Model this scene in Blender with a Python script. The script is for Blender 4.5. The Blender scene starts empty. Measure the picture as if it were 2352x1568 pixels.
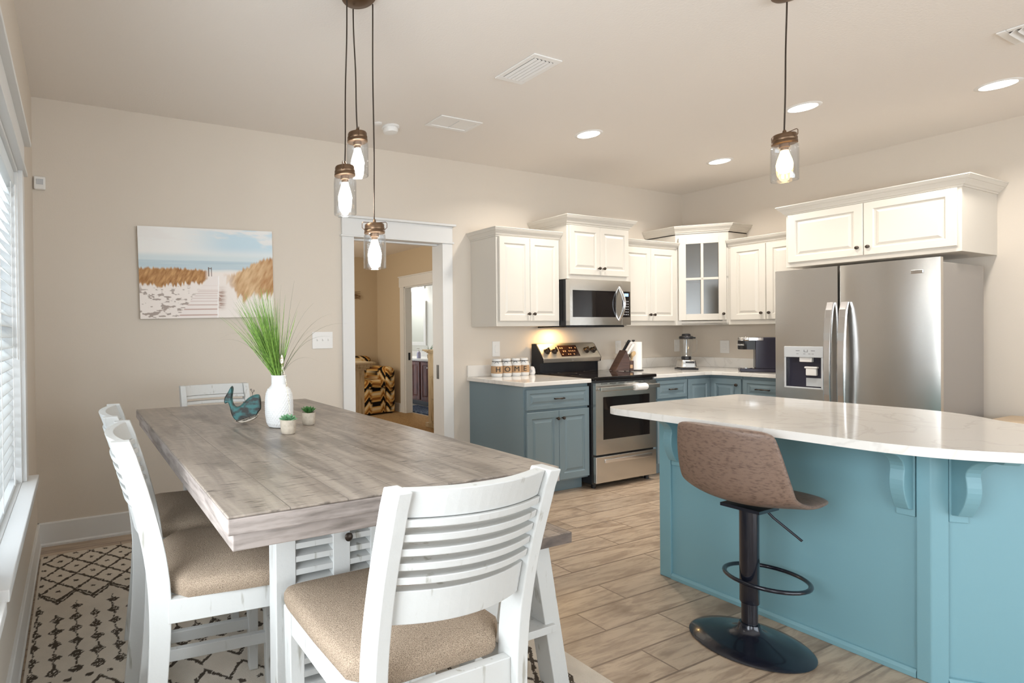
import bpy, math, random
import numpy as np
from mathutils import Vector, Matrix
random.seed(7)
rng = np.random.default_rng(5)
PI = math.pi
SC = bpy.context.scene
COL = SC.collection

# ------------------------------------------------------------------ camera
F_PX, CX, CY = 1226.1844, 716.1656, 776.0612
cam_d = bpy.data.cameras.new('camera')
cam = bpy.data.objects.new('camera', cam_d)
COL.objects.link(cam)
R_ = Vector((0.91358752, -0.40649005, -0.01112116))
U_ = Vector((0.01312448, 0.00214074, 0.99991158))
F_ = Vector((0.4064303, 0.9136527, -0.00729072))
M = Matrix((R_, U_, -F_)).transposed().to_4x4()
M.translation = Vector((0, 0, 1.2976))
cam.matrix_world = M
cam_d.sensor_fit = 'HORIZONTAL'
cam_d.sensor_width = 36.0
cam_d.lens = 36.0 * F_PX / 2352
cam_d.shift_x = (1176 - CX) / 2352
cam_d.shift_y = -(784 - CY) / 2352
cam_d.clip_start = 0.02
cam_d.clip_end = 100
SC.camera = cam

# ------------------------------------------------------------------ exposure, world, big lights
SC.view_settings.view_transform = 'Standard'
SC.view_settings.look = 'None'
SC.view_settings.exposure = 0.34
SC.view_settings.gamma = 1.0
SC.view_settings.use_curve_mapping = False
SC.cycles.max_bounces = 10
SC.cycles.diffuse_bounces = 6
SC.cycles.glossy_bounces = 5
SC.cycles.transmission_bounces = 8
SC.cycles.transparent_max_bounces = 16
SC.cycles.use_denoising = True
SC.cycles.sample_clamp_indirect = 6

W = bpy.data.worlds.new('sky')
SC.world = W
W.use_nodes = True
bg = W.node_tree.nodes['Background']
bg.inputs[0].default_value = (0.80, 0.90, 1.0, 1)
bg.inputs[1].default_value = 1.6


def area(name, loc, direction, sx, sy, power, color=(1, 1, 1), shape='RECTANGLE', spread=PI):
    l = bpy.data.lights.new(name, 'AREA')
    l.shape = shape
    l.size = sx
    l.size_y = sy
    l.energy = power
    l.color = color
    l.spread = spread
    o = bpy.data.objects.new(name, l)
    COL.objects.link(o)
    o.location = loc
    o.rotation_euler = Vector(direction).to_track_quat('-Z', 'Z').to_euler()
    return o


DAY = (0.95, 0.97, 1.0)
area('daylight_added_window', (-0.50, 0.83, 1.35), (1, 0, 0), 1.5, 1.5, 66, DAY)  # added light at the unseen unblinded window, brightens the room
area('daylight_blind_window', (-0.95, 2.25, 1.35), (1, 0, 0), 1.6, 1.9, 24, DAY)
area('daylight_unseen_lounge', (-0.75, -1.9, 1.45), (1, 0, 0), 2.0, 1.9, 60, DAY)  # added light at an unseen window behind the viewer
area('daylight_unseen_patio', (2.9, -3.75, 1.35), (0, 1, 0), 4.2, 2.3, 100, DAY)  # added light from an unseen door, evens out the brightness

# ------------------------------------------------------------------ materials
MATS = {}


def mat(name, col, rough=0.5, metal=0.0, col2=None, nscale=8.0, stretch=(1, 1, 1), ramp=(0.35, 0.65),
        bump=0.0, bscale=200.0, spec=None, emit=None, estr=0.0, coat=0.0, detail=4.0, trans=0.0, bstretch=None):
    m = bpy.data.materials.new(name)
    m.use_nodes = True
    nt = m.node_tree
    b = nt.nodes['Principled BSDF']
    b.inputs['Base Color'].default_value = (*col, 1)
    b.inputs['Roughness'].default_value = rough
    b.inputs['Metallic'].default_value = metal
    if spec is not None:
        b.inputs['Specular IOR Level'].default_value = spec
    if coat:
        b.inputs['Coat Weight'].default_value = coat
        b.inputs['Coat Roughness'].default_value = 0.08
    if emit:
        b.inputs['Emission Color'].default_value = (*emit, 1)
        b.inputs['Emission Strength'].default_value = estr
    if trans:
        b.inputs['Transmission Weight'].default_value = trans
    tc = nt.nodes.new('ShaderNodeTexCoord')
    if col2 is not None:
        mp = nt.nodes.new('ShaderNodeMapping')
        mp.inputs['Scale'].default_value = stretch
        nz = nt.nodes.new('ShaderNodeTexNoise')
        nz.inputs['Scale'].default_value = nscale
        nz.inputs['Detail'].default_value = detail
        rp = nt.nodes.new('ShaderNodeValToRGB')
        rp.color_ramp.elements[0].position = ramp[0]
        rp.color_ramp.elements[1].position = ramp[1]
        rp.color_ramp.elements[0].color = (*col2, 1)
        rp.color_ramp.elements[1].color = (*col, 1)
        nt.links.new(tc.outputs['Object'], mp.inputs[0])
        nt.links.new(mp.outputs[0], nz.inputs['Vector'])
        nt.links.new(nz.outputs['Fac'], rp.inputs[0])
        nt.links.new(rp.outputs[0], b.inputs['Base Color'])
    if bump:
        mp2 = nt.nodes.new('ShaderNodeMapping')
        mp2.inputs['Scale'].default_value = bstretch or (1, 1, 1)
        n2 = nt.nodes.new('ShaderNodeTexNoise')
        n2.inputs['Scale'].default_value = bscale
        n2.inputs['Detail'].default_value = 3
        bp = nt.nodes.new('ShaderNodeBump')
        bp.inputs['Strength'].default_value = bump
        bp.inputs['Distance'].default_value = 0.01
        nt.links.new(tc.outputs['Object'], mp2.inputs[0])
        nt.links.new(mp2.outputs[0], n2.inputs['Vector'])
        nt.links.new(n2.outputs['Fac'], bp.inputs['Height'])
        nt.links.new(bp.outputs[0], b.inputs['Normal'])
    MATS[name] = m
    return m


def glass_mat(name, tint=(1, 1, 1), ior=1.45, rough=0.02, base=0.0):
    """thin clear pane: fresnel mix of see-through and reflection"""
    m = bpy.data.materials.new(name)
    m.use_nodes = True
    nt = m.node_tree
    nt.nodes.remove(nt.nodes['Principled BSDF'])
    out = nt.nodes['Material Output']
    t = nt.nodes.new('ShaderNodeBsdfTransparent')
    t.inputs[0].default_value = (*tint, 1)
    g = nt.nodes.new('ShaderNodeBsdfGlossy')
    g.inputs['Roughness'].default_value = rough
    lw = nt.nodes.new('ShaderNodeLayerWeight')
    lw.inputs['Blend'].default_value = 0.5
    pw = nt.nodes.new('ShaderNodeMath')
    pw.operation = 'POWER'
    pw.inputs[1].default_value = 4.0
    ma = nt.nodes.new('ShaderNodeMath')
    ma.operation = 'MULTIPLY_ADD'
    r0 = ((ior - 1) / (ior + 1)) ** 2
    ma.inputs[1].default_value = 0.8
    ma.inputs[2].default_value = max(r0, base)
    mx = nt.nodes.new('ShaderNodeMixShader')
    nt.links.new(lw.outputs['Facing'], pw.inputs[0])
    nt.links.new(pw.outputs[0], ma.inputs[0])
    nt.links.new(ma.outputs[0], mx.inputs[0])
    nt.links.new(t.outputs[0], mx.inputs[1])
    nt.links.new(g.outputs[0], mx.inputs[2])
    nt.links.new(mx.outputs[0], out.inputs[0])
    MATS[name] = m
    return m


def attr_mat(name, rough=0.7, bump=0.0, bscale=300, spec=0.3):
    m = mat(name, (0.8, 0.8, 0.8), rough, bump=bump, bscale=bscale, spec=spec)
    nt = m.node_tree
    a = nt.nodes.new('ShaderNodeAttribute')
    a.attribute_name = 'pattern'
    nt.links.new(a.outputs['Color'], nt.nodes['Principled BSDF'].inputs['Base Color'])
    return m


wall_m = mat('wall_paint', (0.665, 0.60, 0.52), 0.85, bump=0.06, bscale=160)
ceil_m = mat('ceiling_paint', (0.79, 0.745, 0.695), 0.9, bump=0.10, bscale=90)
trim_m = mat('white_trim_paint', (0.72, 0.72, 0.71), 0.4)
bedwall_m = mat('bedroom_tan_paint', (0.54, 0.44, 0.31), 0.85, bump=0.06, bscale=160)
bathwall_m = mat('bathroom_pale_paint', (0.70, 0.70, 0.66), 0.8)
cream_m = mat('cream_cabinet_paint', (0.645, 0.61, 0.55), 0.38)
blue_m = mat('blue_grey_cabinet_paint', (0.172, 0.236, 0.266), 0.38)
island_m = mat('daylit_blue_island_paint', (0.185, 0.355, 0.405), 0.40)  # same paint as the base cabinets, with daylight put into the colour
steel_m = mat('brushed_stainless', (0.62, 0.60, 0.57), 0.23, 1.0, bump=0.10, bscale=5, bstretch=(1, 1, 0.35))
steel2_m = mat('polished_steel', (0.75, 0.75, 0.76), 0.14, 1.0)
greyside_m = mat('grey_appliance_side', (0.33, 0.31, 0.29), 0.45, 0.3)
black_m = mat('black_plastic', (0.012, 0.012, 0.014), 0.3)
blackglass_m = mat('black_glass', (0.008, 0.006, 0.006), 0.05, spec=0.28)
bronze_m = mat('oil_rubbed_bronze', (0.07, 0.055, 0.045), 0.35, 0.8)
lidbronze_m = mat('aged_bronze_lid', (0.16, 0.10, 0.06), 0.38, 0.85)
white_m = mat('white_plastic', (0.80, 0.79, 0.77), 0.4)
blind_m = mat('white_blind_slat', (0.86, 0.87, 0.87), 0.45)
chair_m = mat('distressed_white_wood', (0.57, 0.575, 0.56), 0.55, col2=(0.34, 0.33, 0.29), nscale=42, stretch=(1, 1, 0.16), ramp=(0.27, 0.37), bump=0.08, bscale=60, detail=5)
benchedge_m = mat('dark_brown_bench_wood', (0.17, 0.135, 0.115), 0.45, col2=(0.08, 0.065, 0.058), nscale=30, stretch=(0.4, 0.3, 1), ramp=(0.3, 0.6))
linen_m = mat('tan_linen', (0.44, 0.345, 0.255), 0.95, col2=(0.20, 0.15, 0.11), nscale=520, ramp=(0.34, 0.60), bump=0.5, bscale=420, detail=2, spec=0.1)
leather_m = mat('brown_distressed_leather', (0.195, 0.128, 0.095), 0.45, col2=(0.105, 0.066, 0.048), nscale=95, ramp=(0.30, 0.52), stretch=(1, 0.5, 1.5), bump=0.12, bscale=220, detail=7)
metalblack_m = mat('black_painted_metal', (0.008, 0.010, 0.018), 0.22, 0.2, coat=0.4)
whale_m = mat('teal_worn_paint', (0.040, 0.15, 0.15), 0.5, col2=(0.025, 0.025, 0.022), nscale=24, ramp=(0.44, 0.58), stretch=(1, 1, 1.8), detail=6)
whalebelly_m = mat('whitewashed_belly', (0.62, 0.55, 0.46), 0.6, col2=(0.2, 0.16, 0.12), nscale=50, ramp=(0.3, 0.5))
ceramic_m = mat('white_ceramic', (0.70, 0.70, 0.69), 0.45)
pot_m = mat('speckled_stone_pot', (0.52, 0.455, 0.365), 0.7, col2=(0.42, 0.36, 0.29), nscale=60, ramp=(0.35, 0.6))
suc_dark_m = mat('dark_green_succulent', (0.05, 0.16, 0.04), 0.45)
suc_pale_m = mat('pale_green_succulent', (0.16, 0.34, 0.18), 0.5)
grass_m = mat('bright_green_grass', (0.24, 0.40, 0.07), 0.5, col2=(0.09, 0.19, 0.03), nscale=90, ramp=(0.35, 0.65))
drygrass_m = mat('dry_grass_stem', (0.17, 0.17, 0.11), 0.6)
seed_m = mat('pale_seed_head', (0.75, 0.72, 0.62), 0.7, col2=(0.3, 0.22, 0.12), nscale=120, ramp=(0.4, 0.55))
paper_m = mat('white_paper', (0.82, 0.80, 0.77), 0.9, bump=0.1, bscale=150)
blockwood_m = mat('dark_walnut_block', (0.085, 0.045, 0.035), 0.4, col2=(0.05, 0.028, 0.025), nscale=8, stretch=(1, 1, 6))
burlap_m = mat('tan_burlap', (0.50, 0.33, 0.19), 0.95, col2=(0.36, 0.22, 0.12), nscale=300)
navy_m = mat('dark_navy_plastic', (0.028, 0.026, 0.042), 0.25)
utensil_m = mat('pale_wood_utensil', (0.55, 0.38, 0.20), 0.6)
white_wash_m = mat('cream_washed_wood', (0.58, 0.49, 0.34), 0.6, col2=(0.34, 0.26, 0.15), nscale=30, stretch=(1, 1, 0.15), ramp=(0.3, 0.5))
vanity_m = mat('dark_cherry_wood', (0.19, 0.06, 0.04), 0.5, col2=(0.07, 0.022, 0.018), nscale=10, stretch=(4, 4, 0.5))
bluerug_m = mat('navy_bath_rug', (0.02, 0.04, 0.09), 0.95, col2=(0.15, 0.2, 0.28), nscale=40, ramp=(0.35, 0.5))
carpet_m = mat('tan_carpet', (0.42, 0.27, 0.12), 1.0, col2=(0.27, 0.16, 0.07), nscale=60, ramp=(0.3, 0.6), bump=0.4, bscale=250)
consolewood_m = mat('light_oak', (0.58, 0.46, 0.33), 0.5, col2=(0.45, 0.34, 0.23), nscale=10, stretch=(6, 0.6, 6))
darkbrown_m = mat('brown_wood', (0.16, 0.09, 0.045), 0.5)
mirror_m = mat('mirror_silver', (0.85, 0.9, 0.92), 0.03, 1.0)
lamp_white_m = mat('lamp_diffuser_glow', (1, 1, 1), 0.4, emit=(1.0, 0.97, 0.93), estr=9)
bulb_white_m = mat('bulb_glow_white', (1, 1, 1), 0.4, emit=(1.0, 0.94, 0.85), estr=42)
bulb_warm_m = mat('bulb_glow_warm', (1, 0.8, 0.5), 0.4, emit=(1.0, 0.62, 0.22), estr=12)
display_m = mat('amber_display', (0.02, 0.009, 0.007), 0.15)
amber_m = mat('amber_key_marks', (0.38, 0.24, 0.14), 0.4, emit=(1.0, 0.5, 0.2), estr=0.05)
bluedisp_m = mat('blue_clock_digits', (0.2, 0.4, 0.9), 0.4, emit=(0.35, 0.55, 1.0), estr=0.9)
soap_m = mat('lavender_soap', (0.45, 0.45, 0.65), 0.2)
greybtn_m = mat('grey_panel', (0.52, 0.54, 0.56), 0.35)
darkgrey_m = mat('dark_grey_print', (0.13, 0.13, 0.14), 0.5)
inklet_m = mat('black_ink', (0.02, 0.018, 0.016), 0.7)
nt_ = blind_m.node_tree
tr_ = nt_.nodes.new('ShaderNodeBsdfTranslucent')
tr_.inputs[0].default_value = (0.85, 0.88, 0.88, 1)
mx_ = nt_.nodes.new('ShaderNodeMixShader')
mx_.inputs[0].default_value = 0.30
nt_.links.new(nt_.nodes['Principled BSDF'].outputs[0], mx_.inputs[1])
nt_.links.new(tr_.outputs[0], mx_.inputs[2])
nt_.links.new(mx_.outputs[0], nt_.nodes['Material Output'].inputs[0])
glass_m = glass_mat('clear_glass', (0.97, 0.975, 0.975), 1.5)
jar_m = glass_mat('jar_glass', (0.95, 0.96, 0.97), 1.65, 0.03, 0.09)
pane_m = glass_mat('window_glass', (0.97, 0.99, 1.0), 1.3)
cabglass_m = glass_mat('seeded_cabinet_glass', (0.72, 0.70, 0.65), 1.6, 0.22, 0.16)
rug_m = attr_mat('woven_rug_pile', 1.0, bump=0.5, bscale=260, spec=0.05)
art_m = attr_mat('printed_canvas', 0.8, spec=0.15)
chev_m = attr_mat('chevron_upholstery', 0.9, spec=0.1)


def quartz():
    m = mat('white_veined_quartz', (0.74, 0.715, 0.68), 0.07, spec=0.55)
    nt = m.node_tree
    b = nt.nodes['Principled BSDF']
    tc = nt.nodes['Texture Coordinate']
    mp = nt.nodes.new('ShaderNodeMapping')
    mp.inputs['Scale'].default_value = (1, 1, 1)
    mp.inputs['Rotation'].default_value = (0, 0, 0.6)
    nz = nt.nodes.new('ShaderNodeTexNoise')
    nz.inputs['Scale'].default_value = 2.2
    nz.inputs['Detail'].default_value = 9
    nz.inputs['Distortion'].default_value = 1.4
    rp = nt.nodes.new('ShaderNodeValToRGB')
    e = rp.color_ramp.elements
    e[0].position = 0.455
    e[0].color = (0.74, 0.715, 0.675, 1)
    e[1].position = 0.50
    e[1].color = (0.74, 0.715, 0.675, 1)
    x = e.new(0.478)
    x.color = (0.665, 0.64, 0.60, 1)
    nt.links.new(tc.outputs['Object'], mp.inputs[0])
    nt.links.new(mp.outputs[0], nz.inputs['Vector'])
    nt.links.new(nz.outputs['Fac'], rp.inputs[0])
    nt.links.new(rp.outputs[0], b.inputs['Base Color'])
    return m


def plank_mat(name, along, bw, rh, cols, mortar, grain_dark, rough=0.4, msize=0.006, gscale=5.0, knots=True, saw=False, coat=0.0, off=(0, 0), gr=(0.385, 0.575)):
    """planks lying flat; along = 'x' or 'y' (plank length)"""
    m = mat(name, cols[0], rough, coat=coat)
    nt = m.node_tree
    b = nt.nodes['Principled BSDF']
    L = nt.links.new
    N = nt.nodes.new
    tc = nt.nodes['Texture Coordinate']
    mp = N('ShaderNodeMapping')
    mp.inputs['Location'].default_value = (off[0], off[1], 0)
    if along == 'y':
        mp.inputs['Rotation'].default_value = (0, 0, PI / 2)
    L(tc.outputs['Object'], mp.inputs[0])
    br = N('ShaderNodeTexBrick')
    br.offset = 0.37
    br.offset_frequency = 2
    br.inputs['Color1'].default_value = (0, 0, 0, 1)
    br.inputs['Color2'].default_value = (1, 1, 1, 1)
    br.inputs['Mortar'].default_value = (0.5, 0.5, 0.5, 1)
    br.inputs['Scale'].default_value = 1
    br.inputs['Mortar Size'].default_value = msize
    br.inputs['Brick Width'].default_value = bw
    br.inputs['Row Height'].default_value = rh
    L(mp.outputs[0], br.inputs['Vector'])
    # per plank shift of the grain
    ad = N('ShaderNodeVectorMath')
    ad.operation = 'MULTIPLY_ADD'
    ad.inputs[1].default_value = (7.3, 3.1, 5.7)
    L(br.outputs['Color'], ad.inputs[0])
    L(mp.outputs[0], ad.inputs[2])
    m2 = N('ShaderNodeMapping')
    m2.inputs['Scale'].default_value = (1.0, 7.0, 1.0)
    L(ad.outputs[0], m2.inputs[0])
    nz = N('ShaderNodeTexNoise')
    nz.inputs['Scale'].default_value = gscale
    nz.inputs['Detail'].default_value = 8
    nz.inputs['Roughness'].default_value = 0.62
    nz.inputs['Distortion'].default_value = 0.6
    L(m2.outputs[0], nz.inputs['Vector'])
    rp = N('ShaderNodeValToRGB')
    rp.color_ramp.elements[0].position = gr[0]
    rp.color_ramp.elements[0].color = (*grain_dark, 1)
    rp.color_ramp.elements[1].position = gr[1]
    rp.color_ramp.elements[1].color = (*cols[0], 1)
    L(nz.outputs['Fac'], rp.inputs[0])
    mx = N('ShaderNodeMix')
    mx.data_type = 'RGBA'
    mx.inputs['B'].default_value = (*cols[1], 1)
    mu = N('ShaderNodeMath')
    mu.operation = 'MULTIPLY'
    mu.inputs[1].default_value = 0.38
    L(br.outputs['Color'], mu.inputs[0])
    L(mu.outputs[0], mx.inputs['Factor'])
    L(rp.outputs[0], mx.inputs['A'])
    last = mx.outputs['Result']
    if knots:
        vo = N('ShaderNodeTexNoise')
        vo.inputs['Scale'].default_value = 2.6
        vo.inputs['Detail'].default_value = 3
        m3 = N('ShaderNodeMapping')
        m3.inputs['Scale'].default_value = (1.0, 2.4, 1)
        L(ad.outputs[0], m3.inputs[0])
        L(m3.outputs[0], vo.inputs['Vector'])
        r2 = N('ShaderNodeValToRGB')
        r2.color_ramp.elements[0].position = 0.56
        r2.color_ramp.elements[0].color = (0, 0, 0, 1)
        r2.color_ramp.elements[1].position = 0.78
        r2.color_ramp.elements[1].color = (1, 1, 1, 1)
        L(vo.outputs['Fac'], r2.inputs[0])
        k = N('ShaderNodeMix')
        k.data_type = 'RGBA'
        k.inputs['B'].default_value = (grain_dark[0] * 0.55, grain_dark[1] * 0.5, grain_dark[2] * 0.45, 1)
        L(r2.outputs[0], k.inputs['Factor'])
        L(last, k.inputs['A'])
        last = k.outputs['Result']
    if saw:
        m4 = N('ShaderNodeMapping')
        m4.inputs['Scale'].default_value = (9.0, 1.2, 1)
        L(ad.outputs[0], m4.inputs[0])
        n4 = N('ShaderNodeTexNoise')
        n4.inputs['Scale'].default_value = 16
        n4.inputs['Detail'].default_value = 5
        L(m4.outputs[0], n4.inputs['Vector'])
        r4 = N('ShaderNodeValToRGB')
        r4.color_ramp.elements[0].position = 0.57
        r4.color_ramp.elements[0].color = (0, 0, 0, 1)
        r4.color_ramp.elements[1].position = 0.72
        r4.color_ramp.elements[1].color = (1, 1, 1, 1)
        L(n4.outputs['Fac'], r4.inputs[0])
        k = N('ShaderNodeMix')
        k.data_type = 'RGBA'
        k.inputs['B'].default_value = (grain_dark[0] * 0.45, grain_dark[1] * 0.42, grain_dark[2] * 0.40, 1)
        L(r4.outputs[0], k.inputs['Factor'])
        L(last, k.inputs['A'])
        last = k.outputs['Result']
        bp = N('ShaderNodeBump')
        bp.inputs['Strength'].default_value = 0.25
        bp.inputs['Distance'].default_value = 0.004
        L(n4.outputs['Fac'], bp.inputs['Height'])
        L(bp.outputs[0], b.inputs['Normal'])
    fm = N('ShaderNodeMix')
    fm.data_type = 'RGBA'
    fm.inputs['B'].default_value = (*mortar, 1)
    L(br.outputs['Fac'], fm.inputs['Factor'])
    L(last, fm.inputs['A'])
    L(fm.outputs['Result'], b.inputs['Base Color'])
    return m


quartz_m = quartz()
floor_m = plank_mat('wood_look_tile', 'x', 0.92, 0.1525, ((0.51, 0.395, 0.285), (0.32, 0.25, 0.185)), (0.21, 0.15, 0.105), (0.33, 0.24, 0.17), 0.33, 0.004, off=(0.33, -0.066))
table_m = plank_mat('weathered_grey_planks', 'y', 2.6, 0.145, ((0.315, 0.268, 0.222), (0.25, 0.205, 0.165)), (0.14, 0.115, 0.095), (0.11, 0.09, 0.075), 0.33, 0.0016, gscale=3.0, knots=True, saw=True, off=(0.3, 0.05), gr=(0.27, 0.62))
tabledge_m = mat('greyed_table_edge', (0.31, 0.265, 0.24), 0.5, col2=(0.15, 0.125, 0.11), nscale=9, stretch=(1, 1, 7), ramp=(0.28, 0.55), bump=0.1, bscale=50)
benchtop_m = plank_mat('brown_bench_planks', 'y', 2.0, 0.12, ((0.30, 0.245, 0.20), (0.25, 0.20, 0.165)), (0.10, 0.08, 0.07), (0.13, 0.10, 0.085), 0.42, 0.002, knots=False, saw=True)


# ------------------------------------------------------------------ mesh helpers
class MB:
    """collects shapes and links them as ONE mesh object"""

    def __init__(self, T=None):
        self.v = []
        self.f = []
        self.T = T

    def add(self, verts, faces):
        o = len(self.v)
        if self.T:
            verts = [self.T(*p) for p in verts]
        self.v += [tuple(map(float, p)) for p in verts]
        self.f += [tuple(o + i for i in f) for f in faces]
        return self

    def box(self, x0, y0, z0, x1, y1, z1):
        x0, x1 = sorted((x0, x1))
        y0, y1 = sorted((y0, y1))
        z0, z1 = sorted((z0, z1))
        v = [(x0, y0, z0), (x1, y0, z0), (x1, y1, z0), (x0, y1, z0), (x0, y0, z1), (x1, y0, z1), (x1, y1, z1), (x0, y1, z1)]
        return self.add(v, [(0, 3, 2, 1), (4, 5, 6, 7), (0, 1, 5, 4), (1, 2, 6, 5), (2, 3, 7, 6), (3, 0, 4, 7)])

    def hexa(self, bottom, top):
        """4 bottom points, 4 top points, same winding"""
        return self.add(list(bottom) + list(top), [(0, 3, 2, 1), (4, 5, 6, 7), (0, 1, 5, 4), (1, 2, 6, 5), (2, 3, 7, 6), (3, 0, 4, 7)])

    def loft(self, rings, cap0=True, cap1=True, closed=True):
        n = len(rings[0])
        v = [p for r in rings for p in r]
        f = []
        for i in range(len(rings) - 1):
            for j in range(n if closed else n - 1):
                k = (j + 1) % n
                f.append((i * n + j, i * n + k, (i + 1) * n + k, (i + 1) * n + j))
        if cap0:
            f.append(tuple(range(n - 1, -1, -1)))
        if cap1:
            f.append(tuple((len(rings) - 1) * n + j for j in range(n)))
        return self.add(v, f)

    def prism(self, poly, z0, z1):
        return self.loft([[(x, y, z0) for x, y in poly], [(x, y, z1) for x, y in poly]])

    def extr(self, poly, axis, a0, a1):
        """2-D polygon extruded along axis 'x' (poly=(y,z)) or 'y' (poly=(x,z))"""
        if axis == 'x':
            return self.loft([[(a0, p, q) for p, q in poly], [(a1, p, q) for p, q in poly]])
        return self.loft([[(p, a0, q) for p, q in poly], [(p, a1, q) for p, q in poly]])

    def lathe(self, prof, c=(0, 0, 0), n=32, cap0=True, cap1=True, axis='z'):
        rings = []
        for r, h in prof:
            ring = []
            for k in range(n):
                a = 2 * PI * k / n
                p = (r * math.cos(a), r * math.sin(a), h)
                if axis == 'x':
                    p = (p[2], p[0], p[1])
                elif axis == 'y':
                    p = (p[0], -p[2], p[1])
                ring.append((c[0] + p[0], c[1] + p[1], c[2] + p[2]))
            rings.append(ring)
        return self.loft(rings, cap0, cap1)

    def cyl(self, c, r, z0, z1, n=24):
        return self.lathe([(r, z0), (r, z1)], (c[0], c[1], 0), n)

    def tube(self, pts, r, n=8, closed=False):
        P = [Vector(p) for p in pts]
        rr = r if isinstance(r, (list, tuple)) else [r] * len(P)
        rings = []
        up = Vector((0, 0, 1))
        prev = None
        for i, p in enumerate(P):
            if closed:
                t = P[(i + 1) % len(P)] - P[i - 1]
            else:
                t = P[min(i + 1, len(P) - 1)] - P[max(i - 1, 0)]
            t.normalize()
            if prev is None:
                a = up if abs(t.z) < 0.9 else Vector((1, 0, 0))
                s = t.cross(a).normalized()
            else:
                s = (prev - t * prev.dot(t)).normalized()
            prev = s
            b = t.cross(s)
            rings.append([tuple(p + (s * math.cos(2 * PI * k / n) + b * math.sin(2 * PI * k / n)) * rr[i]) for k in range(n)])
        if closed:
            rings.append(rings[0])
            return self.loft(rings, False, False)
        return self.loft(rings)

    def build(self, name, m, parent=None, smooth=False, bevel=0.0, seg=2, origin=None):
        me = bpy.data.meshes.new(name)
        off = root_off(parent) if parent else Vector(origin or (0, 0, 0))
        me.from_pydata([(x - off.x, y - off.y, z - off.z) for x, y, z in self.v], [], self.f)
        me.update()
        import bmesh
        bm = bmesh.new()
        bm.from_mesh(me)
        bmesh.ops.recalc_face_normals(bm, faces=bm.faces)
        bm.to_mesh(me)
        bm.free()
        if smooth:
            me.polygons.foreach_set('use_smooth', [True] * len(me.polygons))
            try:
                me.set_sharp_from_angle(angle=math.radians(42))
            except Exception:
                pass
        me.materials.append(m)
        o = bpy.data.objects.new(name, me)
        COL.objects.link(o)
        if parent:
            o.parent = parent
        else:
            o.location = off
        if bevel:
            md = o.modifiers.new('soft_edges', 'BEVEL')
            md.width = bevel
            md.segments = seg
            md.limit_method = 'ANGLE'
            md.angle_limit = math.radians(40)
        return o


BASE = {}


def root_off(o):
    while o.parent:
        o = o.parent
    return BASE.get(o.name, Vector((0, 0, 0)))


def thing(name, label, cat, base=(0, 0, 0), group=None):
    o = bpy.data.objects.new(name, None)
    o.empty_display_size = 0.05
    COL.objects.link(o)
    o.location = base
    BASE[o.name] = Vector(base)
    return tag(o, label, cat, group)


def tag(o, label, cat, group=None, kind=None):
    o['label'] = label
    o['category'] = cat
    if group:
        o['group'] = group
    if kind:
        o['kind'] = kind
    return o


def struct(name, mb, m, bevel=0.0, label=None, parent=None):
    o = mb.build(name, m, parent, bevel=bevel)
    if not parent:
        o['kind'] = 'structure'
    if label:
        o['label'] = label
    return o


def dup(root, loc, rz, label):
    """a copy of a thing with copies of its parts and sub-parts"""
    r = root.copy()
    COL.objects.link(r)
    r.location = loc
    r.rotation_euler = (0, 0, rz)
    r['label'] = label
    for ch in list(root.children):
        c = ch.copy()
        COL.objects.link(c)
        c.parent = r
        for g in list(ch.children):
            d = g.copy()
            COL.objects.link(d)
            d.parent = c
    return r


def lettering(txt, size, m, parent, mtx, depth=0.0008, name='lettering'):
    cu = bpy.data.curves.new(name, 'FONT')
    cu.body = txt
    cu.size = size
    cu.align_x = 'CENTER'
    cu.align_y = 'CENTER'
    cu.extrude = depth
    tmp = bpy.data.objects.new(name + '_src', cu)
    COL.objects.link(tmp)
    bpy.context.view_layer.update()
    me = bpy.data.meshes.new_from_object(tmp.evaluated_get(bpy.context.evaluated_depsgraph_get()))
    bpy.data.objects.remove(tmp)
    bpy.data.curves.remove(cu)
    me.transform(mtx)
    off = root_off(parent)
    me.transform(Matrix.Translation(-off))
    me.materials.clear()
    me.materials.append(m)
    o = bpy.data.objects.new(name, me)
    COL.objects.link(o)
    o.parent = parent
    return o


def mtx_facing(loc, n, up=(0, 0, 1)):
    n = Vector(n).normalized()
    up = Vector(up)
    x = up.cross(n).normalized()
    y = n.cross(x)
    mm = Matrix((x, y, n)).transposed().to_4x4()
    mm.translation = Vector(loc)
    return mm


def panel_door(mb, a0, a1, z0, z1, b0, t=0.02, fw=0.055, deep=0.008):
    """raised-panel door front in (a along, b outward, z) space"""
    def rect(i, b):
        return [(a0 + i, b, z0 + i), (a1 - i, b, z0 + i), (a1 - i, b, z1 - i), (a0 + i, b, z1 - i)]
    mb.loft([rect(0, b0), rect(0, b0 + t - 0.003), rect(0.003, b0 + t), rect(fw - 0.004, b0 + t), rect(fw, b0 + t - 0.004), rect(fw + 0.003, b0 + t - deep),
             rect(fw + 0.012, b0 + t - deep), rect(fw + 0.03, b0 + t - 0.001)])


def offset_path(path, o):
    """offset an open 2-D polyline to its left side by o with mitres"""
    P = [Vector(p) for p in path]
    out = []
    for i, p in enumerate(P):
        ns = []
        if i > 0:
            d = (p - P[i - 1]).normalized()
            ns.append(Vector((-d.y, d.x)))
        if i < len(P) - 1:
            d = (P[i + 1] - p).normalized()
            ns.append(Vector((-d.y, d.x)))
        n = sum(ns, Vector((0, 0)))
        n.normalize()
        k = 1.0 / max(0.3, n.dot(ns[0]))
        out.append(p + n * o * k)
    return out


CROWN = [(0.0, 0.0), (0.008, 0.0), (0.010, 0.012), (0.018, 0.016), (0.024, 0.030), (0.036, 0.044), (0.040, 0.052), (0.046, 0.054), (0.056, 0.070), (0.058, 0.078), (0.062, 0.080), (0.062, 0.088), (0.0, 0.088)]


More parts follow.
